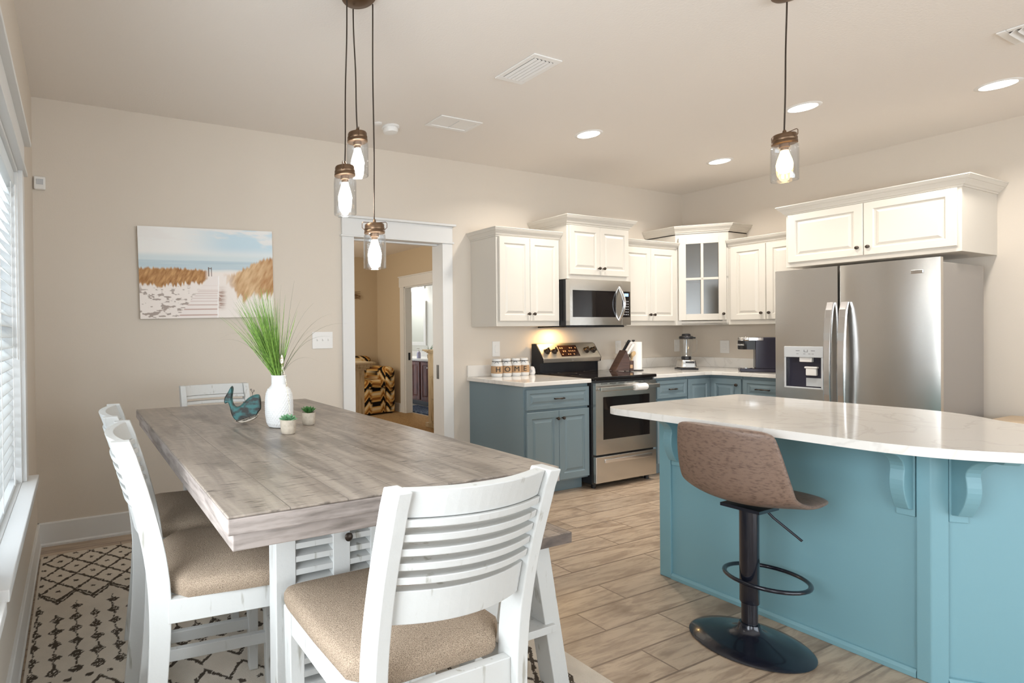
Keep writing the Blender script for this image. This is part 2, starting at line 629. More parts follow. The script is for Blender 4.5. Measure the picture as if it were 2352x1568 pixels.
def crown(mb, path, z0, prof=CROWN, sc=1.0):
    rings = []
    offs = [offset_path(path, o * sc) for o, z in prof]
    for i in range(len(path)):
        rings.append([(offs[k][i].x, offs[k][i].y, z0 + prof[k][1] * sc) for k in range(len(prof))])
    mb.loft(rings)


def knob(parent, T, a, z, b, m=None, r=0.0135):
    mb = MB()
    mb.lathe([(0.005, 0), (0.0045, 0.012), (r * 0.9, 0.016), (r, 0.021), (r * 0.85, 0.027), (r * 0.3, 0.030)], n=16)
    p0 = Vector(T(a, b, z))
    n = (Vector(T(a, b + 1, z)) - p0).normalized()
    mm = mtx_facing(p0, n)
    mb.v = [tuple(mm @ Vector(p)) for p in mb.v]
    return mb.build('knob', m or bronze_m, parent, smooth=True)


def pull(parent, T, a, z, b, w=0.10):
    mb = MB(T)
    pts = [(a - w / 2, b, z), (a - w / 2, b + 0.018, z - 0.002), (a - w / 2 + 0.012, b + 0.026, z), (a - w * 0.2, b + 0.030, z), (a, b + 0.032, z), (a + w * 0.2, b + 0.030, z), (a + w / 2 - 0.012, b + 0.026, z), (a + w / 2, b + 0.018, z - 0.002), (a + w / 2, b, z)]
    mb.tube(pts, [0.005, 0.006, 0.006, 0.0045, 0.0075, 0.0045, 0.006, 0.006, 0.005], 10)
    return mb.build('handle', bronze_m, parent, smooth=True)


# ------------------------------------------------------------------ room dimensions
XA, YB, XC, H = -0.2238, 3.702, 6.108, 2.776
YF = -3.5


def TB(a, b, z):          # wall with the doorway: a = x, b = distance out from the wall
    return (a, YB - b, z)


def TC(a, b, z):          # right wall: a grows towards the camera, measured from the room corner
    return (XC - b, YB - a, z)


# ------------------------------------------------------------------ the setting
struct('floor', MB().box(XA - 0.15, YF - 0.1, -0.06, XC + 0.15, YB + 0.06, 0), floor_m)
struct('floor_bedroom', MB().box(1.4, YB + 0.06, -0.06, 5.0, 8.3, 0.006), carpet_m)
struct('floor_bathroom', MB().box(5.0, 6.2, -0.06, 6.4, 9.5, 0), mat('pale_bath_tile', (0.45, 0.40, 0.34), 0.4))
struct('ceiling', MB().box(XA - 0.15, YF - 0.1, H, XC + 0.15, YB + 0.14, H + 0.1), ceil_m)
struct('ceiling_bedroom', MB().box(1.4, YB + 0.14, 2.62, 6.4, 9.5, 2.72), ceil_m)

W1 = (1.70, 2.73)      # dining window opening (y), with the blind
W3 = (0.0, 1.40)      # unseen neighbour nearer the viewer, added without blind to let daylight in
W2 = (-2.9, -0.9)  # unseen opening behind the viewer, added for its daylight
WZ = (0.64, 2.05)
m = MB()
m.box(XA - 0.15, YF - 0.1, 0, XA, YB + 0.12, WZ[0])
m.box(XA - 0.15, YF - 0.1, WZ[1], XA, YB + 0.12, H)
for y0, y1 in ((YF - 0.1, W2[0]), (W2[1], W3[0]), (W3[1], W1[0]), (W1[1], YB + 0.12)):
    m.box(XA - 0.15, y0, WZ[0], XA, y1, WZ[1])
struct('wall_left', m, wall_m)
DX0, DX1, DZ = 2.009, 2.859, 2.054
m = MB()
m.box(XA, YB, 0, DX0 - 0.02, YB + 0.12, H)
m.box(DX1 + 0.02, YB, 0, XC, YB + 0.12, H)
m.box(DX0 - 0.02, YB, DZ + 0.02, DX1 + 0.02, YB + 0.12, H)
struct('wall_back', m, wall_m)
struct('wall_right', MB().box(XC, YF - 0.1, 0, XC + 0.15, YB + 0.12, H), wall_m)
m = MB()
m.box(XA, YF - 0.15, 0, 0.8, YF, H)
m.box(5.0, YF - 0.15, 0, XC, YF, H)
m.box(0.8, YF - 0.15, 2.35, 5.0, YF, H)
struct('wall_front', m, wall_m)
struct('wall_bedroom_left', MB().box(1.3, YB + 0.12, 0, 1.4, 8.3, 2.62), bedwall_m)
struct('wall_bedroom_back', MB().box(1.4, 8.12, 0, 4.88, 8.24, 2.62), bedwall_m)
BY0, BY1 = 6.50, 7.27
m = MB()
m.box(4.88, YB + 0.12, 0, 5.0, BY0, 2.62)
m.box(4.88, BY1, 0, 5.0, 8.24, 2.62)
m.box(4.88, BY0, 2.04, 5.0, BY1, 2.62)
struct('wall_bedroom_right', m, bedwall_m)
m = MB()
m.box(6.25, 6.2, 0, 6.35, 9.5, 2.62)
struct('wall_bathroom_right', m, bathwall_m)
struct('wall_bathroom_back', MB().box(5.0, 9.35, 0, 6.25, 9.45, 2.62), bathwall_m)
struct('wall_bathroom_front', MB().box(5.0, 6.2, 0, 6.25, 6.3, 2.62), bathwall_m)


def baseboard(name, x0, y0, x1, y1, nx, ny, h=0.146, m_=trim_m):
    mb = MB()
    L = math.hypot(x1 - x0, y1 - y0)
    dx, dy = (x1 - x0) / L, (y1 - y0) / L
    prof = [(0, 0), (0.022, 0), (0.022, 0.012), (0.016, 0.022), (0.014, h - 0.006), (0.010, h), (0, h)]
    mb.loft([[(x0 + nx * o, y0 + ny * o, z) for o, z in prof], [(x1 + nx * o, y1 + ny * o, z) for o, z in prof]])
    return struct(name, mb, m_)


baseboard('baseboard_left', XA, YF, XA, YB, 1, 0)
baseboard('baseboard_back', XA, YB, DX0 - 0.115, YB, 0, -1)
baseboard('baseboard_right', XC, YF, XC, 1.45, -1, 0)
baseboard('baseboard_bedroom', 4.88, BY1 + 0.11, 4.88, 8.12, -1, 0)

# doorway casing
m = MB()
cw = 0.105
for x0, x1 in ((DX0 - cw, DX0), (DX1, DX1 + cw)):
    m.box(x0, YB - 0.02, 0, x1, YB, DZ)
m.box(DX0 - cw - 0.012, YB - 0.030, DZ, DX1 + cw + 0.012, YB, DZ + 0.014)
m.box(DX0 - cw, YB - 0.022, DZ + 0.014, DX1 + cw, YB, DZ + 0.145)
m.box(DX0 - cw - 0.022, YB - 0.045, DZ + 0.145, DX1 + cw + 0.022, YB, DZ + 0.163)
m.box(DX0 - 0.02, YB - 0.002, 0, DX0, YB + 0.125, DZ)
m.box(DX1, YB - 0.002, 0, DX1 + 0.02, YB + 0.125, DZ)
m.box(DX0 - 0.02, YB - 0.002, DZ, DX1 + 0.02, YB + 0.125, DZ + 0.02)
m.box(DX0, YB + 0.05, DZ - 0.012, DX1, YB + 0.085, DZ)
tr = struct('trim_1', m, trim_m, 0.002)
MB().box(DX1 - 0.002, YB + 0.045, 0.90, DX1 + 0.004, YB + 0.075, 1.02).build('strike_plate', black_m, tr)
# bathroom door casing
m = MB()
for y0, y1 in ((BY0 - 0.11, BY0), (BY1, BY1 + 0.11)):
    m.box(4.86, y0, 0.006, 4.88, y1, 2.04)
m.box(4.855, BY0 - 0.125, 2.04, 4.88, BY1 + 0.125, 2.20)
m.box(4.84, BY0 - 0.135, 2.20, 4.88, BY1 + 0.135, 2.216)
m.box(4.878, BY1 - 0.018, 0.006, 5.005, BY1, 2.04)
m.box(4.878, BY0, 0.006, 5.005, BY0 + 0.018, 2.04)
m.box(4.878, BY0, 2.022, 5.005, BY1, 2.04)
tr = struct('trim_2', m, trim_m, 0.002)
MB().box(4.93, BY1 - 0.021, 0.86, 4.97, BY1 - 0.017, 0.98).build('strike_plate', black_m, tr)


def window(n, y0, y1):
    z0, z1 = WZ
    m = MB()
    c = 0.09
    m.box(XA, y0 - c, z0 + 0.005, XA + 0.02, y0, z1)
    m.box(XA, y1, z0 + 0.005, XA + 0.02, y1 + c, z1)
    m.box(XA, y0 - c - 0.02, z1, XA + 0.034, y1 + c + 0.02, z1 + 0.016)
    m.box(XA, y0 - c, z1 + 0.016, XA + 0.022, y1 + c, z1 + 0.145)
    m.box(XA, y0 - c - 0.03, z1 + 0.145, XA + 0.05, y1 + c + 0.03, z1 + 0.163)
    for ya, yb in ((y0 - 0.001, y0 + 0.015), (y1 - 0.015, y1 + 0.001)):
        m.box(XA - 0.13, ya, z0, XA + 0.002, yb, z1)
    m.box(XA - 0.13, y0, z1 - 0.015, XA + 0.002, y1, z1)
    w = struct('window_%d' % n, m, trim_m, 0.002)
    s = MB()
    s.box(XA - 0.13, y0 - 0.001, z0 - 0.001, XA, y1 + 0.001, z0 + 0.005)
    s.box(XA + 0.0005, y0 - c - 0.03, z0 - 0.028, XA + 0.062, y1 + c + 0.03, z0 + 0.005)
    s.box(XA, y0 - c - 0.01, z0 - 0.11, XA + 0.018, y1 + c + 0.01, z0 - 0.03)
    s.build('window_sill', trim_m, w, bevel=0.004)
    k = MB()
    nb = max(1, round((y1 - y0) / 1.0))
    step = (y1 - y0) / nb
    g = MB()
    for i in range(nb):
        a, b = y0 + i * step, y0 + (i + 1) * step
        for ya, yb in ((a + 0.015, a + 0.055), (b - 0.055, b - 0.015)):
            k.box(XA - 0.125, ya, z0, XA - 0.085, yb, z1 - 0.015)
        for za, zb in ((z0, z0 + 0.05), (1.32, 1.37), (z1 - 0.06, z1 - 0.015)):
            k.box(XA - 0.125, a + 0.015, za, XA - 0.085, b - 0.015, zb)
        g.box(XA - 0.108, a + 0.05, z0 + 0.04, XA - 0.104, b - 0.05, z1 - 0.05)
    k.build('sash', trim_m, w)
    g.build('pane', pane_m, w)
    return w


window(1, *W1)
window(2, *W2)
window(3, *W3)
# unseen patio door, added behind the viewer to let daylight in
m = MB()
for x0, x1 in ((0.8, 0.9), (2.15, 2.25), (3.55, 3.65), (4.9, 5.0)):
    m.box(x0, YF - 0.12, 0, x1, YF - 0.04, 2.35)
m.box(0.8, YF - 0.12, 0, 5.0, YF - 0.04, 0.10)
m.box(0.8, YF - 0.12, 2.25, 5.0, YF - 0.04, 2.35)
w = struct('door_2', m, trim_m)
MB().box(0.85, YF - 0.085, 0.05, 4.95, YF - 0.078, 2.3).build('pane', pane_m, w)

# window blind over the dining window
bl = thing('window_blind', 'white horizontal slatted blind hanging in the window by the dining table', 'blind', (XA, 2.2, WZ[1] - 0.02))
y0, y1 = W1[0] + 0.02, W1[1] - 0.02
MB().box(XA - 0.075, y0, WZ[1] - 0.085, XA - 0.012, y1, WZ[1] - 0.017).build('headrail', blind_m, bl, bevel=0.004)
s = MB()
zz = WZ[1] - 0.115
nsl = 0
while zz > WZ[0] + 0.05:
    t = math.radians(40)
    dx, dz = 0.025 * math.cos(t), 0.025 * math.sin(t)
    cx = XA - 0.043
    s.hexa([(cx - dx, y0, zz + dz), (cx + dx, y0, zz - dz), (cx + dx, y1, zz - dz), (cx - dx, y1, zz + dz)],
           [(cx - dx, y0, zz + dz + 0.003), (cx + dx, y0, zz - dz + 0.003), (cx + dx, y1, zz - dz + 0.003), (cx - dx, y1, zz + dz + 0.003)])
    zz -= 0.0445
s.build('slats', blind_m, bl)
MB().box(XA - 0.07, y0, WZ[0] + 0.006, XA - 0.018, y1, WZ[0] + 0.026).build('bottom_rail', blind_m, bl, bevel=0.003)
for yy in (y1 - 0.10, y1 - 0.5, y0 + 0.10):
    c = MB()
    for xx in (XA - 0.069, XA - 0.017):
        c.tube([(xx, yy, WZ[1] - 0.08), (xx, yy, WZ[0] + 0.02)], 0.0018, 6)
    c.build('ladder_cord', white_m, bl)
c = MB()
c.tube([(XA - 0.008, y1 - 0.03, WZ[1] - 0.08), (XA - 0.006, y1 - 0.03, 1.2)], 0.004, 8)
c.build('tilt_wand', white_m, bl)

# ------------------------------------------------------------------ ceiling fixtures
LT = 'recessed ceiling lights of the kitchen'
for (x, y), lab in (((3.549, 2.822), 'leftmost round recessed ceiling light, nearest the white ceiling vents'),
                    ((5.197, 2.83), 'farthest recessed ceiling light, above the glass-fronted corner cabinet'),
                    ((4.464, 1.927), 'round recessed ceiling light just behind the island pendant cord'),
                    ((5.179, 1.279), 'largest-looking recessed ceiling light, at the right above the refrigerator')):
    t = thing('recessed_light', lab, 'ceiling light', (x, y, H), LT)
    MB().lathe([(0.072, -0.0005), (0.076, -0.006), (0.092, -0.004), (0.096, -0.0005)], (x, y, H), 40, False, False).build('trim_ring', white_m, t, smooth=True)
    MB().lathe([(0.001, -0.0035), (0.073, -0.003), (0.073, -0.0005)], (x, y, H), 40).build('diffuser', lamp_white_m, t)
    area('recessed_lamp', (x, y, H - 0.008), (0, 0, -1), 0.14, 0.14, 11, (1.0, 0.93, 0.84), 'DISK', 2.5)


def vent(name, lab, x0, y0, x1, y1, nsl, axis='y'):
    t = thing(name, lab, 'ceiling vent', ((x0 + x1) / 2, (y0 + y1) / 2, H))
    m = MB()
    z0, z1 = H - 0.008, H - 0.0005
    e = 0.032
    m.box(x0, y0, z0, x1, y0 + e, z1)
    m.box(x0, y1 - e, z0, x1, y1, z1)
    m.box(x0, y0 + e, z0, x0 + e, y1 - e, z1)
    m.box(x1 - e, y0 + e, z0, x1, y1 - e, z1)
    m.build('frame', white_m, t, bevel=0.003)
    if nsl:
        MB().box(x0 + e, y0 + e, H - 0.002, x1 - e, y1 - e, H - 0.0005).build('duct_dark', black_m, t)  # black sheet painted as the shade inside the duct
        for i in range(nsl):
            s = MB()
            if axis == 'y':
                xx = x0 + e + (i + 0.5) * (x1 - x0 - 2 * e) / nsl
                w = (x1 - x0 - 2 * e) / nsl * 0.30
                s.hexa([(xx - w, y0 + e, H - 0.007), (xx + w, y0 + e, H - 0.013), (xx + w, y1 - e, H - 0.013), (xx - w, y1 - e, H - 0.007)],
                       [(xx - w, y0 + e, H - 0.005), (xx + w, y0 + e, H - 0.011), (xx + w, y1 - e, H - 0.011), (xx - w, y1 - e, H - 0.005)])
            else:
                yy = y0 + e + (i + 0.5) * (y1 - y0 - 2 * e) / nsl
                w = (y1 - y0 - 2 * e) / nsl * 0.40
                s.hexa([(x0 + e, yy - w, H - 0.004), (x1 - e, yy - w, H - 0.004), (x1 - e, yy + w, H - 0.020), (x0 + e, yy + w, H - 0.020)],
                       [(x0 + e, yy - w, H - 0.002), (x1 - e, yy - w, H - 0.002), (x1 - e, yy + w, H - 0.018), (x0 + e, yy + w, H - 0.018)])
            s.build('louver', white_m, t)
    else:
        MB().box(x0 + e - 0.002, y0 + e - 0.002, H - 0.004, x1 - e + 0.002, y1 - e + 0.002, H - 0.0005).build('panel', white_m, t)
        xm = (x0 + x1) / 2
        MB().box(xm - 0.0015, y0 + e, H - 0.0055, xm + 0.0015, y1 - e, H - 0.004).build('centre_rib', greybtn_m, t)
    return t


vent('ceiling_register', 'white louvred ceiling register between the three-jar pendant and the kitchen', 2.248, 2.108, 2.455, 2.402, 5)
vent('ceiling_register', 'white ceiling register cut by the top right corner of the photo', 4.26, 0.86, 4.52, 1.06, 5, 'x')
vent('ceiling_panel', 'flat white rectangular ceiling cover beside the smoke detector', 2.295, 2.951, 2.652, 3.141, 0)
t = thing('smoke_detector', 'round white smoke detector on the ceiling near the doorway', 'smoke detector', (2.089, 3.267, H))
MB().lathe([(0.062, -0.0005), (0.064, -0.010), (0.060, -0.014), (0.056, -0.015)], (2.089, 3.267, H), 32).build('base_plate', white_m, t, smooth=True)
MB().lathe([(0.052, -0.015), (0.055, -0.030), (0.048, -0.044), (0.020, -0.050), (0.002, -0.050)], (2.089, 3.267, H), 32).build('cover', white_m, t, smooth=True)
tag(MB().lathe([(0.030, -0.0005), (0.030, -0.006), (0.022, -0.010), (0.001, -0.011)], (1.972, 3.247, H), 24).build('ceiling_sensor', white_m, smooth=True, origin=(1.972, 3.247, H)),
    'small round white cap on the ceiling beside the smoke detector', 'sensor')


# ------------------------------------------------------------------ jar pendants
def jar_pendant(parent, x, y, zb, zt, attach, bulb, ang=0.0):
    """zt = top of the lid, zb = bottom rim of the glass"""
    r = 0.049
    lid = MB()
    lid.lathe([(0.001, zt), (0.030, zt - 0.001), (0.040, zt - 0.003), (0.0425, zt - 0.008), (0.0425, zt - 0.020), (0.0445, zt - 0.022), (0.0445, zt - 0.030), (0.043, zt - 0.032), (0.0455, zt - 0.035), (0.0455, zt - 0.044), (0.040, zt - 0.045), (0.001, zt - 0.044)], (x, y, 0), 40)
    lid.lathe([(0.007, zt), (0.007, zt + 0.012), (0.003, zt + 0.020)], (x, y, 0), 16)
    lo = lid.build('jar_lid', lidbronze_m, parent, smooth=True)
    g = MB()
    z1 = zt - 0.043
    out = [(0.040, z1), (0.0475, z1 - 0.012), (r, z1 - 0.03), (r, zb + 0.004), (r - 0.001, zb)]
    inn = [(p - 0.003, q) for p, q in out[::-1]]
    g.lathe(out + inn, (x, y, 0), 48, False, False)
    g.build('glass_jar', jar_m, lo, smooth=True)
    b = MB()
    zc = z1 - 0.028
    b.lathe([(0.013, zc), (0.016, zc - 0.012), (0.026, zc - 0.045), (0.030, zc - 0.065), (0.028, zc - 0.085), (0.016, zc - 0.101), (0.002, zc - 0.106)], (x, y, 0), 24)
    b.build('bulb', bulb, lo, smooth=True)
    s = MB()
    s.lathe([(0.019, z1 + 0.001), (0.019, z1 - 0.016), (0.0145, z1 - 0.018), (0.0135, z1 - 0.030)], (x, y, 0), 20)
    s.build('socket', lidbronze_m, lo, smooth=True)
    w = MB()
    ca, sa = math.cos(ang), math.sin(ang)
    pts = [(-0.045, -0.028), (-0.055, -0.018), (-0.055, 0.000), (-0.050, 0.006), (-0.02, 0.004), (0.02, 0.004), (0.050, 0.006), (0.055, 0.000), (0.055, -0.018), (0.045, -0.028)]
    w.tube([(x + p * ca, y + p * sa, zt + q) for p, q in pts], 0.0016, 6)
    w.build('wire_bail', lidbronze_m, lo)
    c = MB()
    ax, ay = attach
    pts = []
    for i in range(15):
        f = i / 14
        zz = zt + 0.018 + (H - 0.035 - zt - 0.018) * f
        pts.append((x + (ax - x) * f + 0.0015 * math.sin(f * 9 + x * 30), y + (ay - y) * f, zz))
    c.tube(pts, 0.0032, 8)
    c.build('cord', bronze_m, lo, smooth=True)


px, py = 1.154, 2.046
t = thing('pendant_cluster', 'bronze pendant with three glass jar shades on long cords above the dining table', 'pendant light', (px, py, H))
MB().lathe([(0.001, 0.0), (0.075, -0.0005), (0.076, -0.014), (0.068, -0.024), (0.03, -0.032), (0.001, -0.034)], (px, py, H), 40).build('canopy', lidbronze_m, t, smooth=True)
jar_pendant(t, 1.077, 2.05, 1.812, 2.022, (1.088, 2.035), bulb_white_m, 0.9)
jar_pendant(t, 1.168, 2.10, 2.001, 2.197, (1.153, 2.10), bulb_white_m, 1.2)
jar_pendant(t, 1.210, 2.03, 1.582, 1.780, (1.214, 2.035), bulb_white_m, -0.35)
px, py = 2.88, 1.287
t = thing('island_pendant', 'bronze pendant with one warm-lit glass jar shade above the island', 'pendant light', (px, py, H))
MB().lathe([(0.001, 0.0), (0.062, -0.0005), (0.063, -0.014), (0.055, -0.022), (0.03, -0.028), (0.001, -0.030)], (px, py, H), 40).build('canopy', lidbronze_m, t, smooth=True)
jar_pendant(t, 2.90, 1.318, 1.957, 2.164, (2.895, 1.305), bulb_warm_m, 1.35)

# ------------------------------------------------------------------ wall plates, sensor, picture
def plate(name, lab, cat, T, a, z, w, h, group=None):
    base = T(a, 0, z)
    t = thing(name, lab, cat, base, group)
    MB(T).box(a - w / 2, 0.0005, z - h / 2, a + w / 2, 0.006, z + h / 2).build('cover_plate', white_m, t, bevel=0.002)
    return t


t = plate('light_switch', 'white triple toggle switch plate left of the doorway', 'switch', TB, 1.735, 1.25, 0.172, 0.128)
for i in range(3):
    MB(TB).hexa([(1.735 + (i - 1) * 0.046 - 0.004, 0.006, 1.243), (1.735 + (i - 1) * 0.046 + 0.004, 0.006, 1.243), (1.735 + (i - 1) * 0.046 + 0.004, 0.006, 1.258), (1.735 + (i - 1) * 0.046 - 0.004, 0.006, 1.258)],
                [(1.735 + (i - 1) * 0.046 - 0.003, 0.015, 1.254), (1.735 + (i - 1) * 0.046 + 0.003, 0.015, 1.254), (1.735 + (i - 1) * 0.046 + 0.003, 0.013, 1.262), (1.735 + (i - 1) * 0.046 - 0.003, 0.013, 1.262)]).build('toggle', white_m, t)
t = plate('light_switch', 'white single rocker switch above the HOME jars', 'switch', TB, 3.452, 1.147, 0.085, 0.135)
MB(TB).box(3.452 - 0.017, 0.006, 1.147 - 0.034, 3.452 + 0.017, 0.010, 1.147 + 0.034).build('rocker', white_m, t, bevel=0.002)


def outlet(lab, T, a, z):
    t = plate('wall_outlet', lab, 'outlet', T, a, z, 0.085, 0.13, 'outlets above the worktop')
    for dz in (-0.02, 0.02):
        MB(T).box(a - 0.016, 0.006, z + dz - 0.014, a + 0.016, 0.009, z + dz + 0.014).build('receptacle', white_m, t, bevel=0.003)


outlet('white outlet plate partly behind the knife block', TB, 5.06, 1.13)
outlet('white outlet plate next to the room corner, left of the blender', TB, 6.0, 1.13)
outlet('white outlet plate between the blender and the coffee maker', TC, YB - 3.287, 1.121)
t = thing('motion_sensor', 'small white motion sensor high in the corner beside the window', 'sensor', (-0.185, YB, 2.24))
MB().box(-0.215, YB - 0.03, 2.205, -0.150, YB - 0.0005, 2.285).build('housing', white_m, t, bevel=0.008, seg=3)
MB().box(-0.200, YB - 0.034, 2.235, -0.162, YB - 0.029, 2.268).build('lens', greybtn_m, t, bevel=0.002)


def patterned_grid(nu, nv, posf, colf):
    """grid with a 'pattern' colour attribute; posf, colf take arrays u,v in 0..1"""
    u = np.linspace(0, 1, nu)
    v = np.linspace(0, 1, nv)
    U, V = np.meshgrid(u, v)
    P = posf(U.ravel(), V.ravel())
    C = colf(U.ravel(), V.ravel())
    idx = np.arange(nu * nv).reshape(nv, nu)
    F = np.stack([idx[:-1, :-1].ravel(), idx[:-1, 1:].ravel(), idx[1:, 1:].ravel(), idx[1:, :-1].ravel()], 1)
    return P, C, F


def grid_obj(name, P, C, F, m_, parent=None, origin=(0, 0, 0)):
    me = bpy.data.meshes.new(name)
    off = np.array(root_off(parent) if parent else origin)
    me.from_pydata((P - off).tolist(), [], F.tolist())
    at = me.color_attributes.new('pattern', 'FLOAT_COLOR', 'POINT')
    at.data.foreach_set('color', np.concatenate([C, np.ones((len(C), 1))], 1).astype(np.float32).ravel())
    me.materials.append(m_)
    me.update()
    o = bpy.data.objects.new(name, me)
    COL.objects.link(o)
    if parent:
        o.parent = parent
    else:
        o.location = off
    return o


def vnoise(x, y, seed=0):
    """smooth value noise on arrays"""
    xi, yi = np.floor(x).astype(np.int64), np.floor(y).astype(np.int64)
    xf, yf = x - xi, y - yi
    xf = xf * xf * (3 - 2 * xf)
    yf = yf * yf * (3 - 2 * yf)

    def h(a, b):
        n = np.sin(a * 127.1 + b * 311.7 + seed * 74.7) * 43758.5453
        return n - np.floor(n)
    return (h(xi, yi) * (1 - xf) + h(xi + 1, yi) * xf) * (1 - yf) + (h(xi, yi + 1) * (1 - xf) + h(xi + 1, yi + 1) * xf) * yf


def fbm(x, y, o=4, seed=0):
    s, a, t = 0, 1.0, 0
    for i in range(o):
        s = s + a * vnoise(x * 2 ** i, y * 2 ** i, seed + i)
        t += a
        a *= 0.5
    return s / t


def lin(c):
    c = np.array(c, float) / 255
    return np.where(c <= 0.04045, c / 12.92, ((c + 0.055) / 1.055) ** 2.4)


def mixc(C, col, w):
    w = np.clip(w, 0, 1)[:, None]
    return C * (1 - w) + np.asarray(col) * w


def sstep(a, b, x):
    t = np.clip((x - a) / (b - a), 0, 1)
    return t * t * (3 - 2 * t)


def beach(u, v):
    """plain beach path print: u right, v down"""
    n = fbm(u * 6, v * 9, 5, 3)
    C = np.tile(lin((238, 238, 236)), (len(u), 1))
    blue = sstep(0.25, 0.7, u) * (1 - sstep(0.18, 0.36, v))
    C = mixc(C, lin((192, 218, 232)), blue * 0.85)
    C = mixc(C, lin((236, 234, 232)), sstep(0.5, 0.72, fbm(u * 5 - v * 6, v * 14, 5, 9)) * (1 - sstep(0.1, 0.3, v)) * 0.9)
    C = mixc(C, lin((214, 226, 230)), sstep(0.26, 0.33, v))
    sea = sstep(0.355, 0.365, v) * (1 - sstep(0.45, 0.47, v))
    C = mixc(C, lin((178, 200, 212)), sea * (0.6 + 0.6 * (fbm(u * 4, v * 90, 3, 4) - 0.5)))
    # sand
    sand = sstep(0.44, 0.50, v + 0.03 * (n - 0.5))
    C = mixc(C, lin((242, 234, 228)), sand)
    foot = sstep(0.60, 0.68, fbm(u * 26, v * 38, 3, 12)) * sstep(0.60, 0.72, v) * (1 - sstep(0.28, 0.45, u - 0.05 + 0.12 * (1 - v)))
    C = mixc(C, lin((140, 122, 112)), foot * 0.75)
    # left dune grass
    top = 0.425 + 0.03 * fbm(u * 18, u * 0 + 3, 3, 5) + 0.10 * np.clip(u - 0.35, 0, 1)
    bot = 0.60 + 0.04 * (fbm(u * 14, u * 0, 3, 6) - 0.4) - 0.22 * np.clip(u - 0.25, 0, 1) + 0.02
    g = sstep(0, 0.03, v - top + 0.03 * (vnoise(u * 120, v * 9, 2) - 0.5)) * (1 - sstep(0, 0.03, v - bot + 0.05 * (vnoise(u * 90, v * 8, 7) - 0.5))) * (1 - sstep(0.46, 0.50, u))
    gt = fbm(u * 70 + v * 25, v * 16, 4, 8)
    gc = np.array(lin((222, 178, 128)))[None] * (1 - gt[:, None]) + np.array(lin((128, 78, 40)))[None] * gt[:, None]
    C = mixc(C, gc, g)
    # right dune grass
    top2 = 0.50 - 0.20 * sstep(0.60, 1.0, u) + 0.02 * (fbm(u * 20, u * 0 + 1, 3, 3) - 0.5)
    bot2 = np.where(u < 0.76, 0.50 + (u - 0.60) / 0.16 * 0.30, 0.80 - (u - 0.76) * 0.46)
    g2 = sstep(0, 0.04, v - top2 + 0.05 * (vnoise(u * 100, v * 7, 4) - 0.5)) * (1 - sstep(-0.02, 0.05, v - bot2 + 0.14 * (vnoise(u * 60 + v * 12, v * 5, 9) - 0.5))) * sstep(0.59, 0.64, u)
    g2 = g2 * (0.35 + 0.65 * sstep(0.62, 0.72, u))
    gt2 = fbm(u * 60 + v * 22, v * 12, 4, 18) * 0.8 + 0.25 * sstep(0.8, 1, u)
    gc2 = np.array(lin((236, 208, 168)))[None] * (1 - gt2[:, None]) + np.array(lin((160, 104, 54)))[None] * gt2[:, None]
    C = mixc(C, gc2, g2)
    # boardwalk
    f = np.clip((v - 0.53) / 0.47, 0, 1)
    lft = 0.505 + (0.255 - 0.505) * f
    rgt = 0.570 + (0.555 - 0.570) * f
    bw = sstep(-0.004, 0.004, u - lft) * (1 - sstep(-0.004, 0.004, u - rgt)) * sstep(0.525, 0.535, v)
    C = mixc(C, lin((240, 232, 228)), bw)
    zz = 1.0 / (0.06 + np.clip(v - 0.50, 0.001, 1))
    slat = (np.sin(zz * 24.0) > 0.80) * bw * sstep(0.60, 0.72, v)
    C = mixc(C, lin((186, 150, 138)), slat * 0.8)
    rail = (np.abs(u - rgt) < 0.004) * (v > 0.53)
    C = mixc(C, lin((250, 246, 244)), rail * 1.0)
    sh = sstep(0, 0.01, u - rgt) * (1 - sstep(0.02, 0.075, u - rgt)) * sstep(0.62, 0.74, v) * (1 - sstep(0.86, 0.93, v))
    C = mixc(C, lin((176, 150, 138)), sh * (0.4 + 0.6 * (vnoise(u * 20, v * 110, 3) > 0.5)))
    post = ((np.abs(u - 0.497) < 0.004) | (np.abs(u - 0.517) < 0.003) | ((u > 0.497) & (u < 0.517) & (np.abs(v - 0.445) < 0.006))) & (v > 0.43) & (v < 0.535)
    C = mixc(C, lin((110, 92, 84)), post * 0.9)
    return C


ax0, ax1 = 0.398, 1.352
t = thing('beach_print', 'unframed canvas print of a boardwalk between beach dunes on the dining wall', 'picture', (0.87, YB, 1.41))
c4 = [(0.386, 2.022), (1.322, 2.046), (1.335, 1.428), (0.400, 1.410)]     # tl, tr, br, bl (x, z)


def art_pos(u, v):
    a = [np.array(c) for c in c4]
    p = (a[0][None] * ((1 - u) * (1 - v))[:, None] + a[1][None] * (u * (1 - v))[:, None] + a[2][None] * (u * v)[:, None] + a[3][None] * ((1 - u) * v)[:, None])
    return np.stack([p[:, 0], np.full(len(u), YB - 0.036) + 0.010 * v, p[:, 1]], 1)


P, C, F = patterned_grid(360, 236, art_pos, beach)
grid_obj('printed_front', P, C, F, art_m, t)
m = MB()
m.loft([[(x, YB - 0.0355 + (0.010 if i > 1 else 0), z) for i, (x, z) in enumerate(c4)], [(x, YB - 0.001, z) for x, z in c4]])
m.build('stretcher_frame', mat('canvas_edge', (0.62, 0.58, 0.53), 0.8), t)


